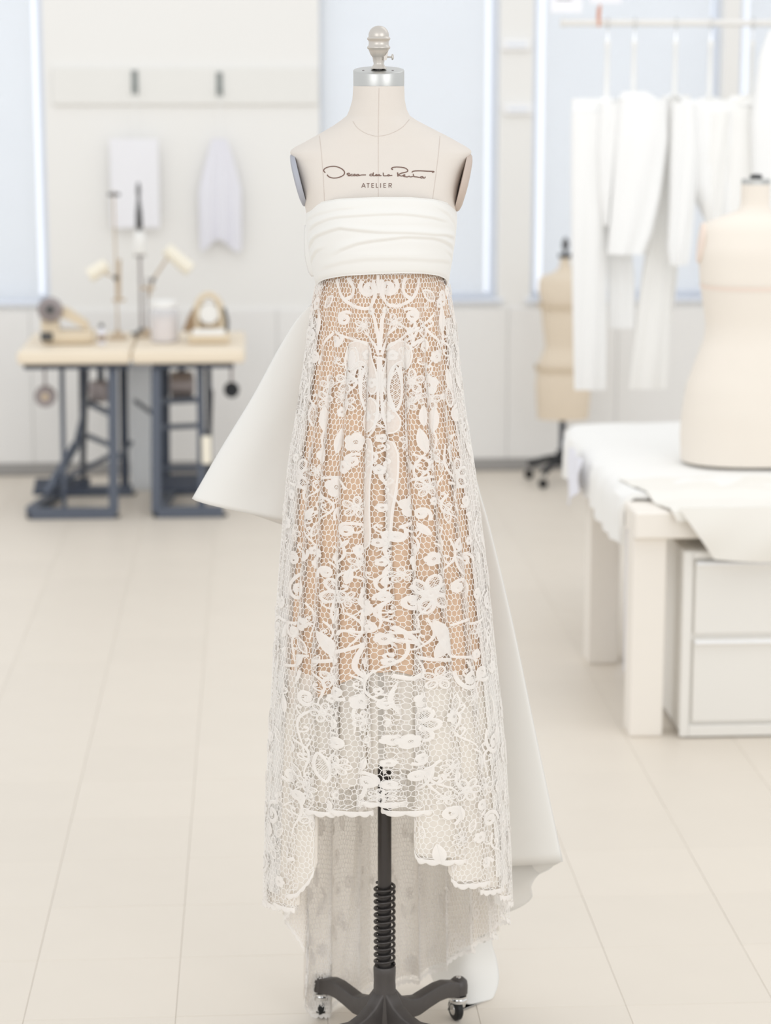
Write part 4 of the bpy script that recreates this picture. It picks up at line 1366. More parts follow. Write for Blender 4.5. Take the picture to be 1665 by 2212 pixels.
def threads(A, B, width, off, name, m, parent, lift=.0004):
    pa, na, _, _ = frame(A[:, 0], A[:, 1])
    pb, nb, _, _ = frame(B[:, 0], B[:, 1])
    pa = pa + na * off
    pb = pb + nb * off
    d = pb - pa
    ln = np.linalg.norm(d, axis=1, keepdims=True) + 1e-9
    d = d / ln
    pa, pb = pa - d * width * .25, pb + d * width * .25
    s = np.cross(d, (na + nb) / 2)
    s /= np.linalg.norm(s, axis=1, keepdims=True) + 1e-9
    s = s * width / 2
    v = np.stack([pa + s, pa + na * lift, pa - s, pb + s, pb + nb * lift, pb - s], 1).reshape(-1, 3)
    k = np.arange(len(A))[:, None] * 6
    f = np.concatenate([k + np.array([[0, 1, 4, 3]]), k + np.array([[1, 2, 5, 4]])])
    me = bpy.data.meshes.new(name)
    me.vertices.add(len(v))
    me.vertices.foreach_set('co', v.ravel())
    me.loops.add(f.size)
    me.loops.foreach_set('vertex_index', f.ravel().astype(np.int32))
    me.polygons.add(len(f))
    me.polygons.foreach_set('loop_start', (np.arange(len(f)) * 4).astype(np.int32))
    me.polygons.foreach_set('use_smooth', [True] * len(f))
    me.materials.append(m)
    me.update(calc_edges=True)
    o = bpy.data.objects.new(name, me)
    C.objects.link(o)
    o.parent = parent
    return o


lace = bpy.data.objects.new('lace_skirt', None)
C.objects.link(lace)
lace.parent = gown
net = threads(A_, B_, .00150, 0.0, 'net', M['lace'], lace)
net['kind'] = 'stuff'

# ---- motifs: flat lace figures laid on the net; built in metres round an anchor and mapped onto the folds
OFF = [.0007]       # height of a motif above the net


class Motif:
    def __init__(self, phi, V, rot=0.0, mirror=False, off=None):
        self.phi, self.V, self.off = phi, V, OFF[0] if off is None else off
        self.c, self.s = math.cos(rot), math.sin(rot)
        self.m = -1 if mirror else 1
        self.p, self.f, self.n = [], [], 0

    def add(self, p, f):
        self.p.append(np.asarray(p, float).reshape(-1, 3))
        self.f += [tuple(i + self.n for i in q) for q in f]
        self.n += len(self.p[-1])

    def ribbon(self, pts, w, h=.0011, n=6, closed=False):
        p = smooth_poly(pts, n) if n > 1 else np.asarray(pts, float)
        d = np.gradient(p, axis=0)
        d /= np.linalg.norm(d, axis=1, keepdims=True) + 1e-9
        nn = np.stack([-d[:, 1], d[:, 0]], 1)
        k = len(p)
        ww = (np.asarray([w(t) for t in np.linspace(0, 1, k)]) if callable(w) else np.full(k, w))[:, None] / 2
        q = np.zeros((k, 3, 3))
        q[:, 0, :2] = p + nn * ww
        q[:, 1, :2] = p
        q[:, 2, :2] = p - nn * ww
        q[:, 1, 2] = h
        q[:, 0, 2] = q[:, 2, 2] = h * .25
        f = []
        for i in range(k - 1):
            f += [(i * 3, i * 3 + 1, i * 3 + 4, i * 3 + 3), (i * 3 + 1, i * 3 + 2, i * 3 + 5, i * 3 + 4)]
        self.add(q, f)

    def fan(self, outline, hole=.25, cx=0, cy=0, h=.0010, rings=4, dip=.0005):
        o = np.asarray(outline, float)
        k = len(o)
        q, f = [], []
        for r in range(rings):
            t = hole + (1 - hole) * r / (rings - 1)
            zz = h * (1 - .75 * (t ** 4)) + dip * math.sin(t * 9)
            for i in range(k):
                q.append((cx + (o[i, 0] - cx) * t, cy + (o[i, 1] - cy) * t, zz))
        for r in range(rings - 1):
            for i in range(k):
                j = (i + 1) % k
                f.append((r * k + i, r * k + j, (r + 1) * k + j, (r + 1) * k + i))
        if hole < .01:
            pass
        self.add(q, f)

    def ring(self, cx, cy, r0, r1, h=.0012, n=16):
        q, f = [], []
        for r, z in ((r0, h * .3), ((r0 + r1) / 2, h), (r1, h * .3)):
            for i in range(n):
                t = 2 * PI * i / n
                q.append((cx + r * math.cos(t), cy + r * math.sin(t), z))
        for r in range(2):
            for i in range(n):
                j = (i + 1) % n
                f.append((r * n + i, r * n + j, (r + 1) * n + j, (r + 1) * n + i))
        self.add(q, f)

    def weave(self, inside, x0, x1, y0, y1, step, w=.0007):
        """fine crossed threads inside a shape"""
        L_ = max(x1 - x0, y1 - y0) * 1.5
        for sg in (1, -1):
            for k in np.arange(-L_, L_, step):
                run = []
                for t in np.arange(-L_, L_, step * .7):
                    x, y = (x0 + x1) / 2 + (t + k) * .7071, (y0 + y1) / 2 + (t - k) * .7071 * sg
                    if inside(x, y):
                        run.append((x, y))
                    else:
                        if len(run) > 1:
                            self.ribbon([run[0], run[len(run) // 2], run[-1]] if len(run) > 2 else run, w, .0004, 1)
                        run = []
                if len(run) > 1:
                    self.ribbon([run[0], run[len(run) // 2], run[-1]] if len(run) > 2 else run, w, .0004, 1)

    def build(self, name, m=None):
        p = np.concatenate(self.p)
        x = (p[:, 0] * self.c - p[:, 1] * self.s) * self.m
        y = p[:, 0] * self.s + p[:, 1] * self.c
        V = np.clip(self.V - y, 0.001, 5)
        phi = self.phi + x / Reff(V)
        q, n, _, _ = frame(phi, V)
        q = q + n * (self.off + p[:, 2:3])
        q[:, 2] = np.maximum(q[:, 2], .004)
        me = bpy.data.meshes.new(name)
        me.from_pydata(q.tolist(), [], self.f)
        me.polygons.foreach_set('use_smooth', [True] * len(me.polygons))
        me.materials.append(m or M['motif'])
        me.update()
        o = bpy.data.objects.new(name, me)
        C.objects.link(o)
        o.parent = lace
        return o


TAKEN = []      # (phi, V, radius) of what is already laid out


def at(px, py):
    """pixel on the skirt front -> (phi, V)"""
    yl = -.15
    phi = 0.0
    for _ in range(6):
        q = L(px, py, yl)
        cx = np.interp(q.z, sk[:, 0], sk[:, 1])
        hw = np.interp(q.z, sk[:, 0], sk[:, 2])
        s = max(-.985, min(.985, (q.x - cx) / hw))
        phi = math.asin(s)
        yl = -float(np.interp(q.z, zf_, sdf)) * math.cos(phi)
    return phi, ZREF - q.z


def take(phi, V, r):
    TAKEN.append((phi, V, r))


def spiral_pts(r, turns=1.6, tail=1.2, n=26):
    """curl with a tail running down"""
    o = []
    for k in range(n):
        t = k / (n - 1)
        a = turns * 2 * PI * (1 - t)
        rr = r * (.18 + .82 * t)
        o.append((rr * math.cos(a), rr * math.sin(a)))
    o += [(r * 1.02, -r * .5 * tail), (r * .85, -r * 1.0 * tail), (r * .5, -r * 1.5 * tail)]
    return o


def scroll(phi, V, r, rot=0, mirror=False, w=.0060, tail=1.2):
    m_ = Motif(phi, V, rot, mirror)
    m_.ribbon(spiral_pts(r, 1.35, tail), lambda t: w * (1.3 - .3 * t), h=.0008, n=2)
    m_.ring(0, 0, r * .02, r * .22)
    take(phi, V, r * 1.25)
    return m_.build('scroll_motif')


def flower(phi, V, r, rot=0, petals=5, woven=False):
    m_ = Motif(phi, V, rot)
    n = petals * 8
    o = []
    for k in range(n):
        t = 2 * PI * k / n
        a = abs(math.cos(petals * t / 2))
        q_ = r * (.78 + .22 * a ** .8) * (1 + .05 * math.sin(t * 2 + phi * 40))
        o.append((q_ * math.cos(t), q_ * math.sin(t)))
    if not woven:
        m_.fan(o, .26, h=.0008, dip=.0001)
        m_.ring(0, 0, r * .06, r * .15, .0009, 12)
        m_.ring(0, 0, r * .20, r * .32, .0012, 14)
        m_.ribbon(o + [o[0]], r * .10, .0011, 1)
    else:
        for k in range(petals):
            t = 2 * PI * k / petals
            c, s = math.cos(t), math.sin(t)
            el = [(r * .62 * c + (r * .36 * math.cos(u)) * c - r * .26 * math.sin(u) * s, r * .62 * s + (r * .36 * math.cos(u)) * s + r * .26 * math.sin(u) * c) for u in np.linspace(0, 2 * PI, 17)]
            m_.ribbon(el, r * .15, .0013, 1)
            ex, ey = r * .62 * c, r * .62 * s
            m_.weave(lambda x, y: ((x - ex) * c + (y - ey) * s) ** 2 / (r * .33) ** 2 + (-(x - ex) * s + (y - ey) * c) ** 2 / (r * .23) ** 2 < 1, ex - r * .36, ex + r * .36, ey - r * .36, ey + r * .36, .0030, .0008)
        m_.ring(0, 0, r * .02, r * .28, .0018, 12)
    take(phi, V, r * 1.02)
    return m_.build('flower_motif')


def leaf(phi, V, ln, wd, rot=0, window=True):
    m_ = Motif(phi, V, rot)
    up = [(wd / 2 * math.sin(PI * t) ** .8 * (1 - .25 * t), ln * (t - .5)) for t in np.linspace(0, 1, 13)]
    lo = [(-x, y) for x, y in up[::-1]]
    out = up + lo[1:]
    if window:
        m_.ribbon(out, wd * .20, .0013, 1)
        m_.weave(lambda x, y: abs(y) < ln * .5 and abs(x) < wd / 2 * .9 * max(0, math.sin(PI * (y / ln + .5))) ** .8 * (1 - .25 * (y / ln + .5)), -wd / 2, wd / 2, -ln / 2, ln / 2, .0030, .0008)
    else:
        m_.fan(out[:-1], .04, h=.0012)
        m_.ribbon([(0, -ln * .48), (0, ln * .48)], .0018, .0018, 2)
    take(phi, V, max(ln * .42, wd * .5))
    return m_.build('leaf_motif')


def stem_px(pts, w=.0050, name='stem_motif', dot=True):
    """ribbon through pixel points on the front"""
    q = [at(*p) for p in pts]
    p0, v0 = q[len(q) // 2]
    m_ = Motif(p0, v0)
    m_.ribbon([((a - p0) * float(Reff(b)), v0 - b) for a, b in q], w, n=6)
    for a, b in q[::1]:
        take(a, b, .008)
    return m_.build(name)


def fill_px(pts, m, name, h=.0006, rim=.0030):
    """filled tissue shape through pixel outline points"""
    q = [at(*p) for p in pts]
    p0, v0 = np.mean([a for a, _ in q]), np.mean([b for _, b in q])
    o = smooth_poly([((a - p0) * float(Reff(b)), v0 - b) for a, b in q] + [((q[0][0] - p0) * float(Reff(q[0][1])), v0 - q[0][1])], 5)[:-1]
    m_ = Motif(p0, v0, off=.0004)
    c = o.mean(axis=0)
    m_.fan(o, .02, c[0], c[1], h, 9, 0)
    ob = m_.build(name, m)
    if rim:
        m2 = Motif(p0, v0, off=.0009)
        m2.ribbon(np.concatenate([o, o[:1]]), rim, .0010, 1)
        m2.build('cord_motif')
    take(p0, v0, float(np.max(np.hypot(*(o - c).T))) * .8)
    return ob


def sc_px(px, py, r_px, rot=0, mirror=False, w=.006, tail=1.0):
    a, b = at(px, py)
    return scroll(a, b, r_px / 1090, R(rot), mirror, w, tail)


def fl_px(px, py, r_px, rot=0, woven=False, petals=5):
    a, b = at(px, py)
    return flower(a, b, r_px / 1090, R(rot), petals, woven or (r_px >= 16 and int(px) % 2 == 0))


def lf_px(px, py, ln, wd, rot=0, window=True):
    a, b = at(px, py)
    return leaf(a, b, ln / 1090, wd / 1090, R(rot), window)


Z2 = lambda x, y: (600 + x / 3.687, 580 + y / 3.687)          # close-up of the upper skirt
Z3 = lambda x, y: (560 + x / 3.027, 1150 + y / 3.027)         # close-up of the lower skirt
# top: paired curls inside big scrolls
sc_px(*Z2(722, 160), 15, 200, False, .0075, .9)
sc_px(*Z2(882, 150), 15, 200, True, .0075, .9)
stem_px([Z2(*p) for p in ((470, 85), (490, 170), (540, 260), (640, 310), (715, 318), (760, 270), (778, 180), (760, 90))], .0066)
stem_px([Z2(*p) for p in ((560, 75), (600, 150), (590, 215), (530, 250))], .0075)
stem_px([Z2(*p) for p in ((1125, 75), (1105, 170), (1060, 250), (970, 296), (885, 288), (836, 230), (822, 170), (828, 90))], .0066)
stem_px([Z2(*p) for p in ((1020, 75), (1000, 130), (1010, 200), (1075, 250))], .0075)
stem_px([Z2(*p) for p in ((799, 50), (799, 120), (798, 200))], .0055)
stem_px([Z2(*p) for p in ((752, 345), (775, 400), (790, 480), (805, 560), (808, 650))], .0060)
stem_px([Z2(*p) for p in ((852, 335), (828, 400), (822, 480), (815, 560), (812, 650))], .0060)
fl_px(*Z2(745, 340), 8); fl_px(*Z2(858, 330), 8)
lf_px(*Z2(405, 265), 34, 20, -40); lf_px(*Z2(1205, 215), 34, 22, 48)
lf_px(*Z2(330, 420), 58, 18, 8, False); lf_px(*Z2(1310, 400), 62, 18, -8, False)
sc_px(*Z2(528, 400), 13, 100, False, .0065); sc_px(*Z2(1070, 372), 13, 100, True, .0065)
fl_px(*Z2(680, 455), 18, 10); fl_px(*Z2(930, 430), 18, 30)
stem_px([Z2(*p) for p in ((455, 500), (530, 545), (640, 575), (720, 620))], .0050)
stem_px([Z2(*p) for p in ((690, 515), (740, 560), (785, 620), (805, 690))], .0050)
stem_px([Z2(*p) for p in ((935, 470), (880, 530), (845, 600), (818, 690))], .0050)
stem_px([Z2(*p) for p in ((1120, 470), (1040, 520), (950, 575), (860, 660))], .0050)
stem_px([Z2(*p) for p in ((440, 510), (390, 570), (350, 650), (320, 760))], .0060)
stem_px([Z2(*p) for p in ((1150, 440), (1220, 520), (1280, 590), (1310, 700))], .0055)
sc_px(*Z2(1165, 620), 15, 80, True, .0065, 1.2)
sc_px(*Z2(300, 700), 12, 250, False, .0060, 1.2)
stem_px([Z2(*p) for p in ((1130, 460), (1180, 440), (1240, 360))], .0045)
# centre: two large wings of sheer tissue with woven windows
for sgn in (-1, 1):
    cx_ = 808
    wx_ = lambda x, y: Z2(cx_ + sgn * (808 - x), y)
    fill_px([wx_(*p) for p in ((560, 610), (630, 580), (700, 590), (740, 640), (760, 720), (790, 830), (795, 950), (770, 1000), (730, 960), (715, 850), (690, 770), (640, 740), (590, 810), (550, 760), (540, 680))], M['sheer'], 'wing_motif')
    fill_px([wx_(*p) for p in ((660, 1200), (690, 1130), (725, 1060), (760, 1030), (792, 1080), (800, 1150), (785, 1240), (745, 1300), (700, 1310), (665, 1270))], M['sheer'], 'wing_motif')
    fill_px([wx_(*p) for p in ((575, 640), (620, 630), (640, 700), (620, 790), (575, 800), (552, 730))], M['motif'], 'tissue_motif', rim=.002)
    lf_px(*wx_(684, 950), 96, 26, 0, True)
    fl_px(*wx_(700, 690), 11, 20); fl_px(*wx_(765, 910), 11, 50); fl_px(*wx_(725, 1180), 12, 0)
    stem_px([wx_(*p) for p in ((650, 780), (640, 900), (650, 1050), (690, 1140))], .0034, 'cord_motif')
    stem_px([wx_(*p) for p in ((650, 780), (700, 850), (715, 960), (700, 1060), (690, 1140))], .0034, 'cord_motif')
    # ribbon of eyelets running down the front
    fill_px([wx_(*p) for p in ((690, 1380), (760, 1360), (775, 1500), (765, 1700), (765, 1900), (770, 2200), (690, 2200), (680, 1900), (672, 1700), (670, 1500))], M['sheer'], 'tissue_motif', rim=.0030)
    for k in range(9):
        a, b = at(*wx_(718 - (2 if k % 2 else -4), 1420 + 114 * k))
        m_ = Motif(a, b, off=.0014)
        m_.ring(0, 0, .0032, .0072, .0012, 16)
        m_.build('eyelet_motif')
        take(a, b, .010)
    stem_px([wx_(*p) for p in ((800, 700), (802, 850), (800, 1000), (795, 1150), (775, 1290), (745, 1340))], .0040)
    # flowers and leaves beside the wings
    fl_px(*wx_(540, 900), 26, 15, True); fl_px(*wx_(560, 1080), 20, 40, True)
    fl_px(*wx_(500, 1020), 17, 10, True)
    fl_px(*wx_(400, 930), 22, 25); fl_px(*wx_(385, 1040), 24, 5, True)
    lf_px(*wx_(360, 1200), 60, 28, -8 * sgn, False); lf_px(*wx_(365, 1350), 52, 26, 6 * sgn, True)
    fl_px(*wx_(352, 1490), 20, 33)
    lf_px(*wx_(255, 880), 48, 20, 5 * sgn, False); lf_px(*wx_(245, 1020), 44, 22, 4 * sgn, True); lf_px(*wx_(270, 1170), 46, 24, -12 * sgn, True)
    fl_px(*wx_(610, 1380), 20, 12); lf_px(*wx_(470, 1370), 58, 24, 10 * sgn, False)
    sc_px(*wx_(590, 1530), 12, 120, sgn > 0); fl_px(*wx_(545, 1580), 14, 0)
    lf_px(*wx_(250, 1480), 44, 24, 0, True); fl_px(*wx_(180, 1640), 36, 10, True, 6)
    fl_px(*wx_(440, 1740), 22, 20); sc_px(*wx_(215, 1810), 15, 150, sgn > 0)
    fl_px(*wx_(600, 1900), 24, 10); lf_px(*wx_(330, 1940), 44, 22, 20 * sgn, False)
    sc_px(*wx_(455, 1950), 12, 20, sgn < 0); sc_px(*wx_(560, 2080), 14, 90, sgn > 0, .0065, 1.8)
    stem_px([wx_(*p) for p in ((550, 2070), (600, 2100), (660, 2050))], .0045)
    stem_px([wx_(*p) for p in ((320, 1700), (420, 1660), (520, 1690), (560, 1760))], .0050)
    stem_px([wx_(*p) for p in ((100, 1700), (180, 1740), (270, 1700))], .0050)
# centre line flowers
for k, y in enumerate((1350, 1600, 1900, 2180)):
    fl_px(*Z2(812 - 10 * (k % 2), y), 9 + (k % 2), 20 * k)
# lower skirt
for sgn in (-1, 1):
    w3 = lambda x, y: Z3(800 + sgn * (800 - x), y)
    sc_px(*w3(240, 370), 22, 140, sgn > 0, .0070, 1.4); sc_px(*w3(235, 170), 13, 60, sgn < 0, .006, 1.2)
    fl_px(*w3(620, 200), 20, 10); fl_px(*w3(480, 170), 15, 30)
    fl_px(*w3(480, 400), 42, 15, True, 6); lf_px(*w3(530, 560), 50, 24, 35 * sgn, True)
    sc_px(*w3(650, 450), 18, 160, sgn > 0, .0075, 1.2)
    stem_px([w3(*p) for p in ((690, 610), (640, 700), (605, 800), (600, 890), (640, 950), (680, 930))], .0085)
    stem_px([w3(*p) for p in ((700, 690), (620, 730), (540, 790), (440, 830), (370, 850))], .0075)
    stem_px([w3(*p) for p in ((695, 650), (620, 650), (570, 640), (555, 670))], .0060)
    fl_px(*w3(540, 840), 11, 0)
    lf_px(*w3(430, 730), 70, 32, -35 * sgn, False)
    stem_px([w3(*p) for p in ((150, 560), (200, 590), (270, 575), (320, 600))], .0055)
    fl_px(*w3(250, 490), 13, 20); sc_px(*w3(220, 640), 13, 200, sgn > 0)
    stem_px([w3(*p) for p in ((170, 880), (220, 860), (260, 820), (310, 800))], .0055)
    sc_px(*w3(250, 960), 20, 220, sgn < 0, .008, 1.3)
    fl_px(*w3(490, 1250), 46, 0, True, 8); fl_px(*w3(610, 1100), 18, 10); fl_px(*w3(640, 1360), 16, 30)
    sc_px(*w3(690, 1230), 13, 140, sgn < 0); fl_px(*w3(440, 950), 26, 10, True)
    lf_px(*w3(350, 1120), 64, 26, 5 * sgn, False)
for k, y in enumerate((190, 420, 690, 840, 1120, 1350, 1500, 1640)):
    if k % 3 == 1:
        sc_px(*Z3(785 + .02 * y, y), 8, 40 * k, bool(k % 2), .005)
    else:
        fl_px(*Z3(785 + 8 * (k % 2) + .02 * y, y), 9 + 2 * (k % 3), 25 * k)
lf_px(*Z3(1180, 720), 120, 40, 24, False)
lf_px(*Z3(1010, 1000), 150, 22, -2, False)

# the rest of the skirt: scattered motifs in the gaps (less and less seen towards the back)
counts = {'f': 0, 's': 0, 'l': 0}
tries = 0
while tries < 26000 and sum(counts.values()) < 560:
    tries += 1
    phi = rng.normal(0, .95) if rng.uniform() < .72 else rng.uniform(-PI, PI)
    if abs(phi) > PI:
        continue
    V = rng.uniform(.03, ZREF - .03)
    hv = float(hem_V(np.array(phi)))
    kind = 'fsl'[int(rng.integers(0, 3))]
    r = float(rng.uniform(.009, .024)) * (0.75 + .35 * V)
    if V > hv - r * .9 or V < r:
        continue
    Rr = float(Reff(V))
    ok = True
    for a, b, q in TAKEN:
        da = (phi - a + PI) % (2 * PI) - PI
        if math.hypot(da * Rr, V - b) < (q + r) * .86:
            ok = False
            break
    if not ok or counts[kind] > 190:
        continue
    counts[kind] += 1
    rot = rng.uniform(0, 2 * PI)
    front = abs(phi) < 1.7
    if kind == 'f':
        flower(phi, V, r, rot, int(rng.integers(5, 8)), bool(front and r > .014))
    elif kind == 's':
        scroll(phi, V, r * .8, rot, bool(rng.integers(0, 2)), .0058 + r * .08, 1.1)
    else:
        leaf(phi, V, r * 2.4, r * 1.05, rng.uniform(-.7, .7), bool(front and rng.uniform() < .45))

# winding stems that tie the motifs together
made = 0
while made < 150:
    phi = float(rng.normal(0, .95))
    V = float(rng.uniform(.12, ZREF - .2))
    if abs(phi) > 2.4 or V > float(hem_V(np.array(phi))) - .09:
        continue
    m_ = Motif(phi, V, rng.uniform(-.5, .5), bool(rng.integers(0, 2)), off=.0003)
    ln = rng.uniform(.05, .11)
    bend = rng.uniform(.010, .022)
    ks = np.linspace(0, 1, 7)
    m_.ribbon([(bend * math.sin(k * 4.4) + .012 * k, ln * (.5 - k)) for k in ks], lambda t: .0046 * (.55 + .6 * math.sin(PI * min(1, t + .15))), h=.0008, n=4)
    for k in (.28, .6):
        x0, y0 = bend * math.sin(k * 4.4) + .012 * k, ln * (.5 - k)
        sg = 1 if k < .5 else -1
        m_.ribbon([(x0, y0), (x0 + sg * .009, y0 + .004), (x0 + sg * .014, y0 + .011), (x0 + sg * .010, y0 + .017)], .0036, .0008, 3)
        m_.ring(x0 + sg * .008, y0 + .014, .0006, .0034, .001, 10)
    m_.build('stem_motif')
    made += 1
# the corner of the train that lies over the left caster is worked closely
for k in range(44):
    phi = R(float(rng.uniform(-151, -132)))
    V = float(hem_V(np.array(phi))) - float(rng.uniform(.015, .20))
    (flower if k % 2 else leaf)(phi, V, *((float(rng.uniform(.012, .018)), 0.3 * k) if k % 2 else (.042, .020, float(rng.uniform(-.6, .6)), False)))

# the inside of the train shows its own motifs
OFF[0] = -.0028
done = []
for k in range(4000):
    if len(done) >= 100:
        break
    sg = 1 if rng.uniform() < .5 else -1
    phi = sg * R(float(rng.uniform(124, 179)))
    V = float(rng.uniform(1.0, float(hem_V(np.array(phi))) - .02))
    r = float(rng.uniform(.010, .019))
    if any(math.hypot((phi - p) * float(Reff(V)), V - v) < (r + q) * .95 for p, v, q in done):
        continue
    i_ = len(done)
    done.append((phi, V, r))
    if i_ % 5 == 0:
        flower(phi, V, r, i_, 6, True)
    elif i_ % 5 in (1, 2):
        scroll(phi, V, r * .8, i_ * 1.3, bool(i_ % 2), .006, 1.2)
    else:
        leaf(phi, V, r * 2.6, r * 1.1, float(rng.uniform(-.7, .7)), bool(i_ % 2))
OFF[0] = .0007

# scalloped hem band
ph = np.linspace(-PI, PI, 1400)
hv = hem_V(ph)
arc = np.cumsum(np.concatenate([[0], np.hypot(np.diff(ph) * Reff(hv[1:]), np.diff(hv))]))
rows = []
for off_v, hgt in ((-.0065, .0003), (-.004, .0010), (-.001, .0008), (0.0, .0003)):
    sca = .0055 * np.abs(np.sin(arc / .018 * PI)) ** .7
    q, n, _, _ = frame(ph, hv + off_v + (sca if off_v > -.006 else 0))
    q = q + n * (.0006 + hgt)
    q[:, 2] = np.maximum(q[:, 2], .003)
    rows.append(q)
MB().grid(np.array(rows)).build('scalloped_hem', M['motif'], lace, angle=180)

# ---- bodice: draped satin band
top_tab = [(-180, 470), (-120, 470), (-90, 463), (-75, 452), (-55, 438), (-30, 429), (0, 425.5), (20, 426), (40, 430), (58, 437), (75, 448), (90, 456), (120, 462), (180, 470)]
bot_tab = [(-180, 622), (-110, 622), (-90, 618), (-75, 610), (-55, 601), (-30, 593), (0, 588.5), (15, 587), (35, 588), (55, 593), (70, 600), (90, 613), (110, 620), (180, 622)]
bs = silh([(420, 660, 987), (455, 661, 986), (480, 661, 986), (520, 664, 982), (560, 671, 976), (590, 677, 971), (612, 682, 968), (640, 686, 965)])
FLD = [([(-75, .30), (-40, .22), (10, .20), (60, .25)], .0045, .045), ([(-80, .52), (-60, .42), (-30, .36), (0, .44), (40, .45), (80, .40)], .0060, .05),
       ([(-40, .70), (-15, .57), (15, .50), (45, .50), (80, .56)], .0060, .055), ([(40, .06), (60, .14), (80, .26)], .0040, .05), ([(-85, .72), (-60, .60), (-45, .58)], .0045, .05),
       ([(-60, .85), (-10, .78), (40, .80), (80, .74)], .0025, .07), ([(-85, .12), (-50, .13), (-10, .10)], .0022, .05), ([(55, .62), (75, .66), (88, .75)], .003, .05)]


def bodice_pt(dg, t, off=.0):
    y0 = np.interp(dg, *zip(*top_tab))
    y1 = np.interp(dg, *zip(*bot_tab))
    py = y0 + (y1 - y0) * t
    yl = -.1 * math.cos(R(dg))
    z = L(820, py, yl).z
    cx = np.interp(z, bs[:, 0], bs[:, 1])
    hw = np.interp(z, bs[:, 0], bs[:, 2])
    f = interp(z, [1.63, 1.70, 1.76, 1.82], [.116, .128, .130, .121])
    b = .106
    h = 0.0
    for pts, a, wd in FLD:
        pc = np.interp(dg, [p[0] for p in pts], [p[1] for p in pts], left=-9, right=-9)
        if pc > -1:
            e = min(1, (dg - pts[0][0]) / 14, (pts[-1][0] - dg) / 14)
            d = (t - pc) / wd
            h += a * max(0, e) * (math.exp(-d * d) if d < 0 else math.exp(-d * d * 5.0)) - a * .35 * max(0, e) * math.exp(-((d - .75) / .45) ** 2)
    edge = min(t, 1 - t)
    rad = h * .55 + off - .0035 * math.exp(-edge / .02)
    e = 2 / 2.25
    s, c = math.sin(R(dg)), math.cos(R(dg))
    d_ = f if c > 0 else b
    return (cx + (hw + rad) * math.copysign(abs(s) ** e, s), -(d_ + rad) * math.copysign(abs(c) ** e, c), z)


dgs = np.linspace(-180, 180, 181)
g = np.array([[bodice_pt(d, t) for d in dgs] for t in np.linspace(0, 1, 70)])
MB().grid(g, .0016).build('bodice', M['satin'], gown, angle=180)
tr = MB()
tr.tube([bodice_pt(d, 1.0, .0012) for d in np.linspace(-100, 100, 80)], .0016, 6)
tr.build('waist_piping', M['satin'], gown, angle=180)
tr = MB()
tr.tube([bodice_pt(d, 0.0, .0010) for d in np.linspace(-100, 100, 80)], .0012, 6)
tr.build('neckline_piping', M['satin'], gown, angle=180)
# small draped end of the band at the left side
g = []
for k in range(14):
    t = k / 13
    c = smooth_poly([(662, 486), (660, 520), (662, 555), (669, 585), (676, 597)], 6)
    p = c[int(t * (len(c) - 1))]
    g.append([np.array(L(p[0] + 16 * (1 - u) - 3, p[1], .02 + .03 * u)) for u in np.linspace(0, 1, 8)])
MB().grid(np.array(g), .0015).build('band_end', M['satin'], gown, angle=180)


# ---- the bow behind: folded loops of satin, wide open below
def loop(name, fold, front, back, m, bulge, nt=50, nu=40, thick=.0012):
    """fold: crease line; front / back: hidden edges of the two layers (pixel, pixel, depth)"""
    fo = np.array([L(*p) for p in smooth_poly(fold, 12)])
    fr = np.array([L(*p) for p in smooth_poly(front, 12)])
    bk = np.array([L(*p) for p in smooth_poly(back, 12)])

    def rs(a, n):
        d = np.concatenate([[0], np.cumsum(np.linalg.norm(np.diff(a, axis=0), axis=1))])
        return np.stack([np.interp(np.linspace(0, d[-1], n), d, a[:, i]) for i in range(3)], 1)
    fo, fr, bk = rs(fo, nt), rs(fr, nt), rs(bk, nt)
    g = np.zeros((nt, 2 * nu - 1, 3))
    for i in range(nt):
        t = i / (nt - 1)
        for j in range(nu):
            u = j / (nu - 1)
            bl = bulge * t ** .7 * (math.sin(PI * u ** .55) * .75)
            rp = .0035 * math.sin(u * 9 + t * 4) * t * u
            pf = fo[i] * (1 - u) + fr[i] * u + np.array([0, -bl + rp, 0])
            pb = fo[i] * (1 - u) + bk[i] * u + np.array([0, bl + rp, 0])
            g[i, nu - 1 + j] = pf
            g[i, nu - 1 - j] = pb
    return MB().grid(g, thick).build(name, m, gown, angle=180)


loop('bow_loop', [(672, 657, .13), (640, 692, .14), (601, 755, .15), (545, 858, .16), (478, 968, .17), (415, 1077, .18)],
     [(720, 680, .12), (720, 760, .13), (710, 860, .14), (690, 980, .145), (670, 1080, .15), (660, 1132, .15)],
     [(720, 680, .17), (720, 760, .20), (710, 860, .24), (690, 980, .28), (670, 1080, .31), (660, 1150, .32)], M['satin'], .035)
loop('bow_tail', [(950, 660, .15), (1000, 900, .17), (1030, 1040, .18), (1060, 1148, .19), (1108, 1350, .205), (1162, 1610, .22), (1215, 1861, .235)],
     [(900, 680, .16), (920, 900, .20), (930, 1100, .22), (950, 1300, .235), (970, 1500, .245), (985, 1700, .25), (1000, 1876, .25)],
     [(900, 690, .22), (920, 900, .26), (930, 1100, .29), (950, 1300, .31), (970, 1500, .33), (985, 1700, .35), (1000, 1990, .36)], M['satin'], .012)
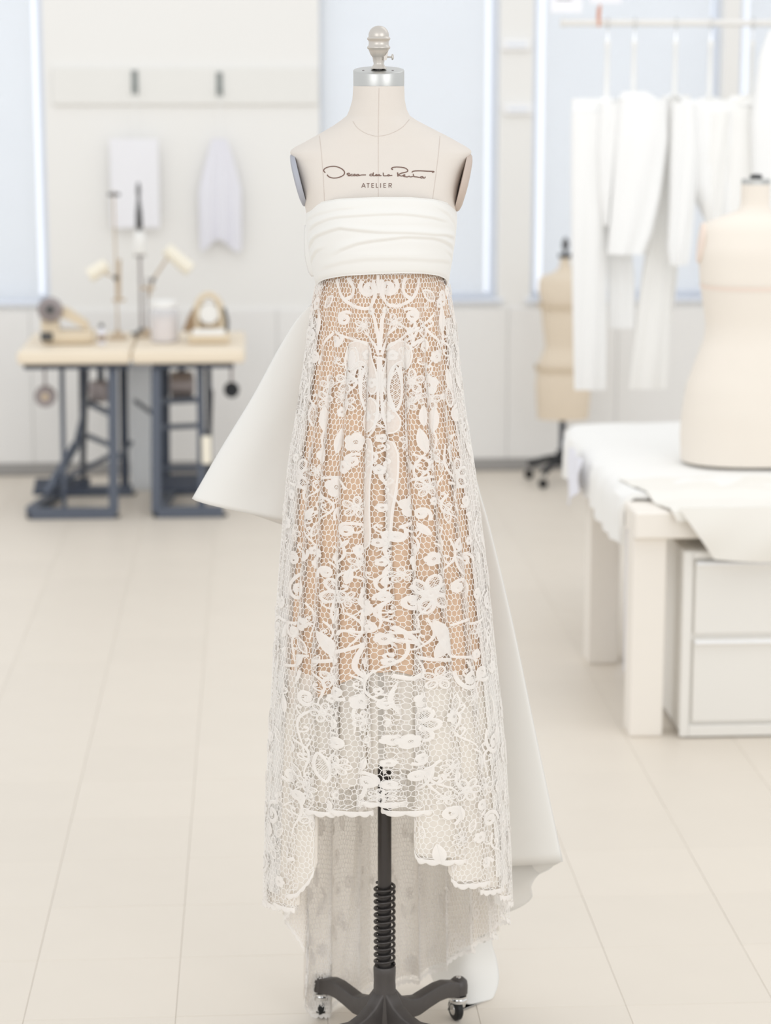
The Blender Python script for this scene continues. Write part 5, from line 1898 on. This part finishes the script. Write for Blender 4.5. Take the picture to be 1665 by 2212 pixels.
# knot at the back of the waist
MB().loft([[(0.0 + .055 * math.cos(t) * s, .135 + .030 * math.sin(t) * s, zz) for t in np.linspace(0, 2 * PI, 25)[:-1]]
           for zz, s in ((L(0, 690, .13).z, .45), (L(0, 670, .13).z, .9), (L(0, 640, .13).z, 1.0), (L(0, 610, .13).z, .9), (L(0, 590, .13).z, .45))]).build('bow_knot', M['satin'], gown, angle=180)


# rippled sheer layer showing below the tail
def rows_sheet(name, left, right, m, wave, nt=50, nu=30, thick=.0010, ph0=0.0, bul=0.0):
    a = np.array([L(*p) for p in smooth_poly(left, 10)])
    b = np.array([L(*p) for p in smooth_poly(right, 10)])

    def rs(q, n):
        return np.stack([np.interp(np.linspace(0, 1, n), np.linspace(0, 1, len(q)), q[:, i]) for i in range(3)], 1)
    a, b = rs(a, nt), rs(b, nt)
    g = np.zeros((nt, nu, 3))
    for i in range(nt):
        for j in range(nu):
            u = j / (nu - 1)
            g[i, j] = a[i] * (1 - u) + b[i] * u + np.array([0, wave * math.sin(u * 8 + ph0 + i / nt * 1.5) - bul * math.sin(PI * u), 0])
    g[:, :, 2] = np.maximum(g[:, :, 2], .004)
    return MB().grid(g, thick).build(name, m, gown, angle=180)


rows_sheet('tail_underlayer', [(960, 1700, .30), (985, 1800, .30), (1000, 1900, .30), (1020, 1990, .30), (1040, 2040, .30)],
           [(1168, 1700, .27), (1186, 1800, .27), (1197, 1868, .27), (1163, 1892, .265), (1148, 1915, .26), (1149, 1940, .26), (1125, 1960, .265), (1090, 1975, .27), (1068, 1998, .28), (1061, 2022, .28)], M['organza'], .006)
# long satin train hanging to the floor behind the lace
rows_sheet('train', [(905, 1700, .38), (910, 1850, .38), (915, 1980, .385), (925, 2090, .37), (955, 2150, .33), (990, 2194, .27)],
           [(1050, 1700, .33), (1068, 1850, .33), (1076, 1960, .33), (1062, 2030, .33), (1073, 2075, .33), (1077, 2120, .31), (1062, 2160, .28), (1030, 2186, .26), (995, 2196, .265)], M['satin'], .004, bul=.05)
rows_sheet('train', [(775, 1650, .36), (765, 1850, .38), (750, 2000, .39), (738, 2090, .39), (735, 2140, .38)],
           [(800, 1650, .36), (800, 1850, .38), (800, 2000, .39), (796, 2100, .39), (790, 2135, .385)], M['satin'], .012)
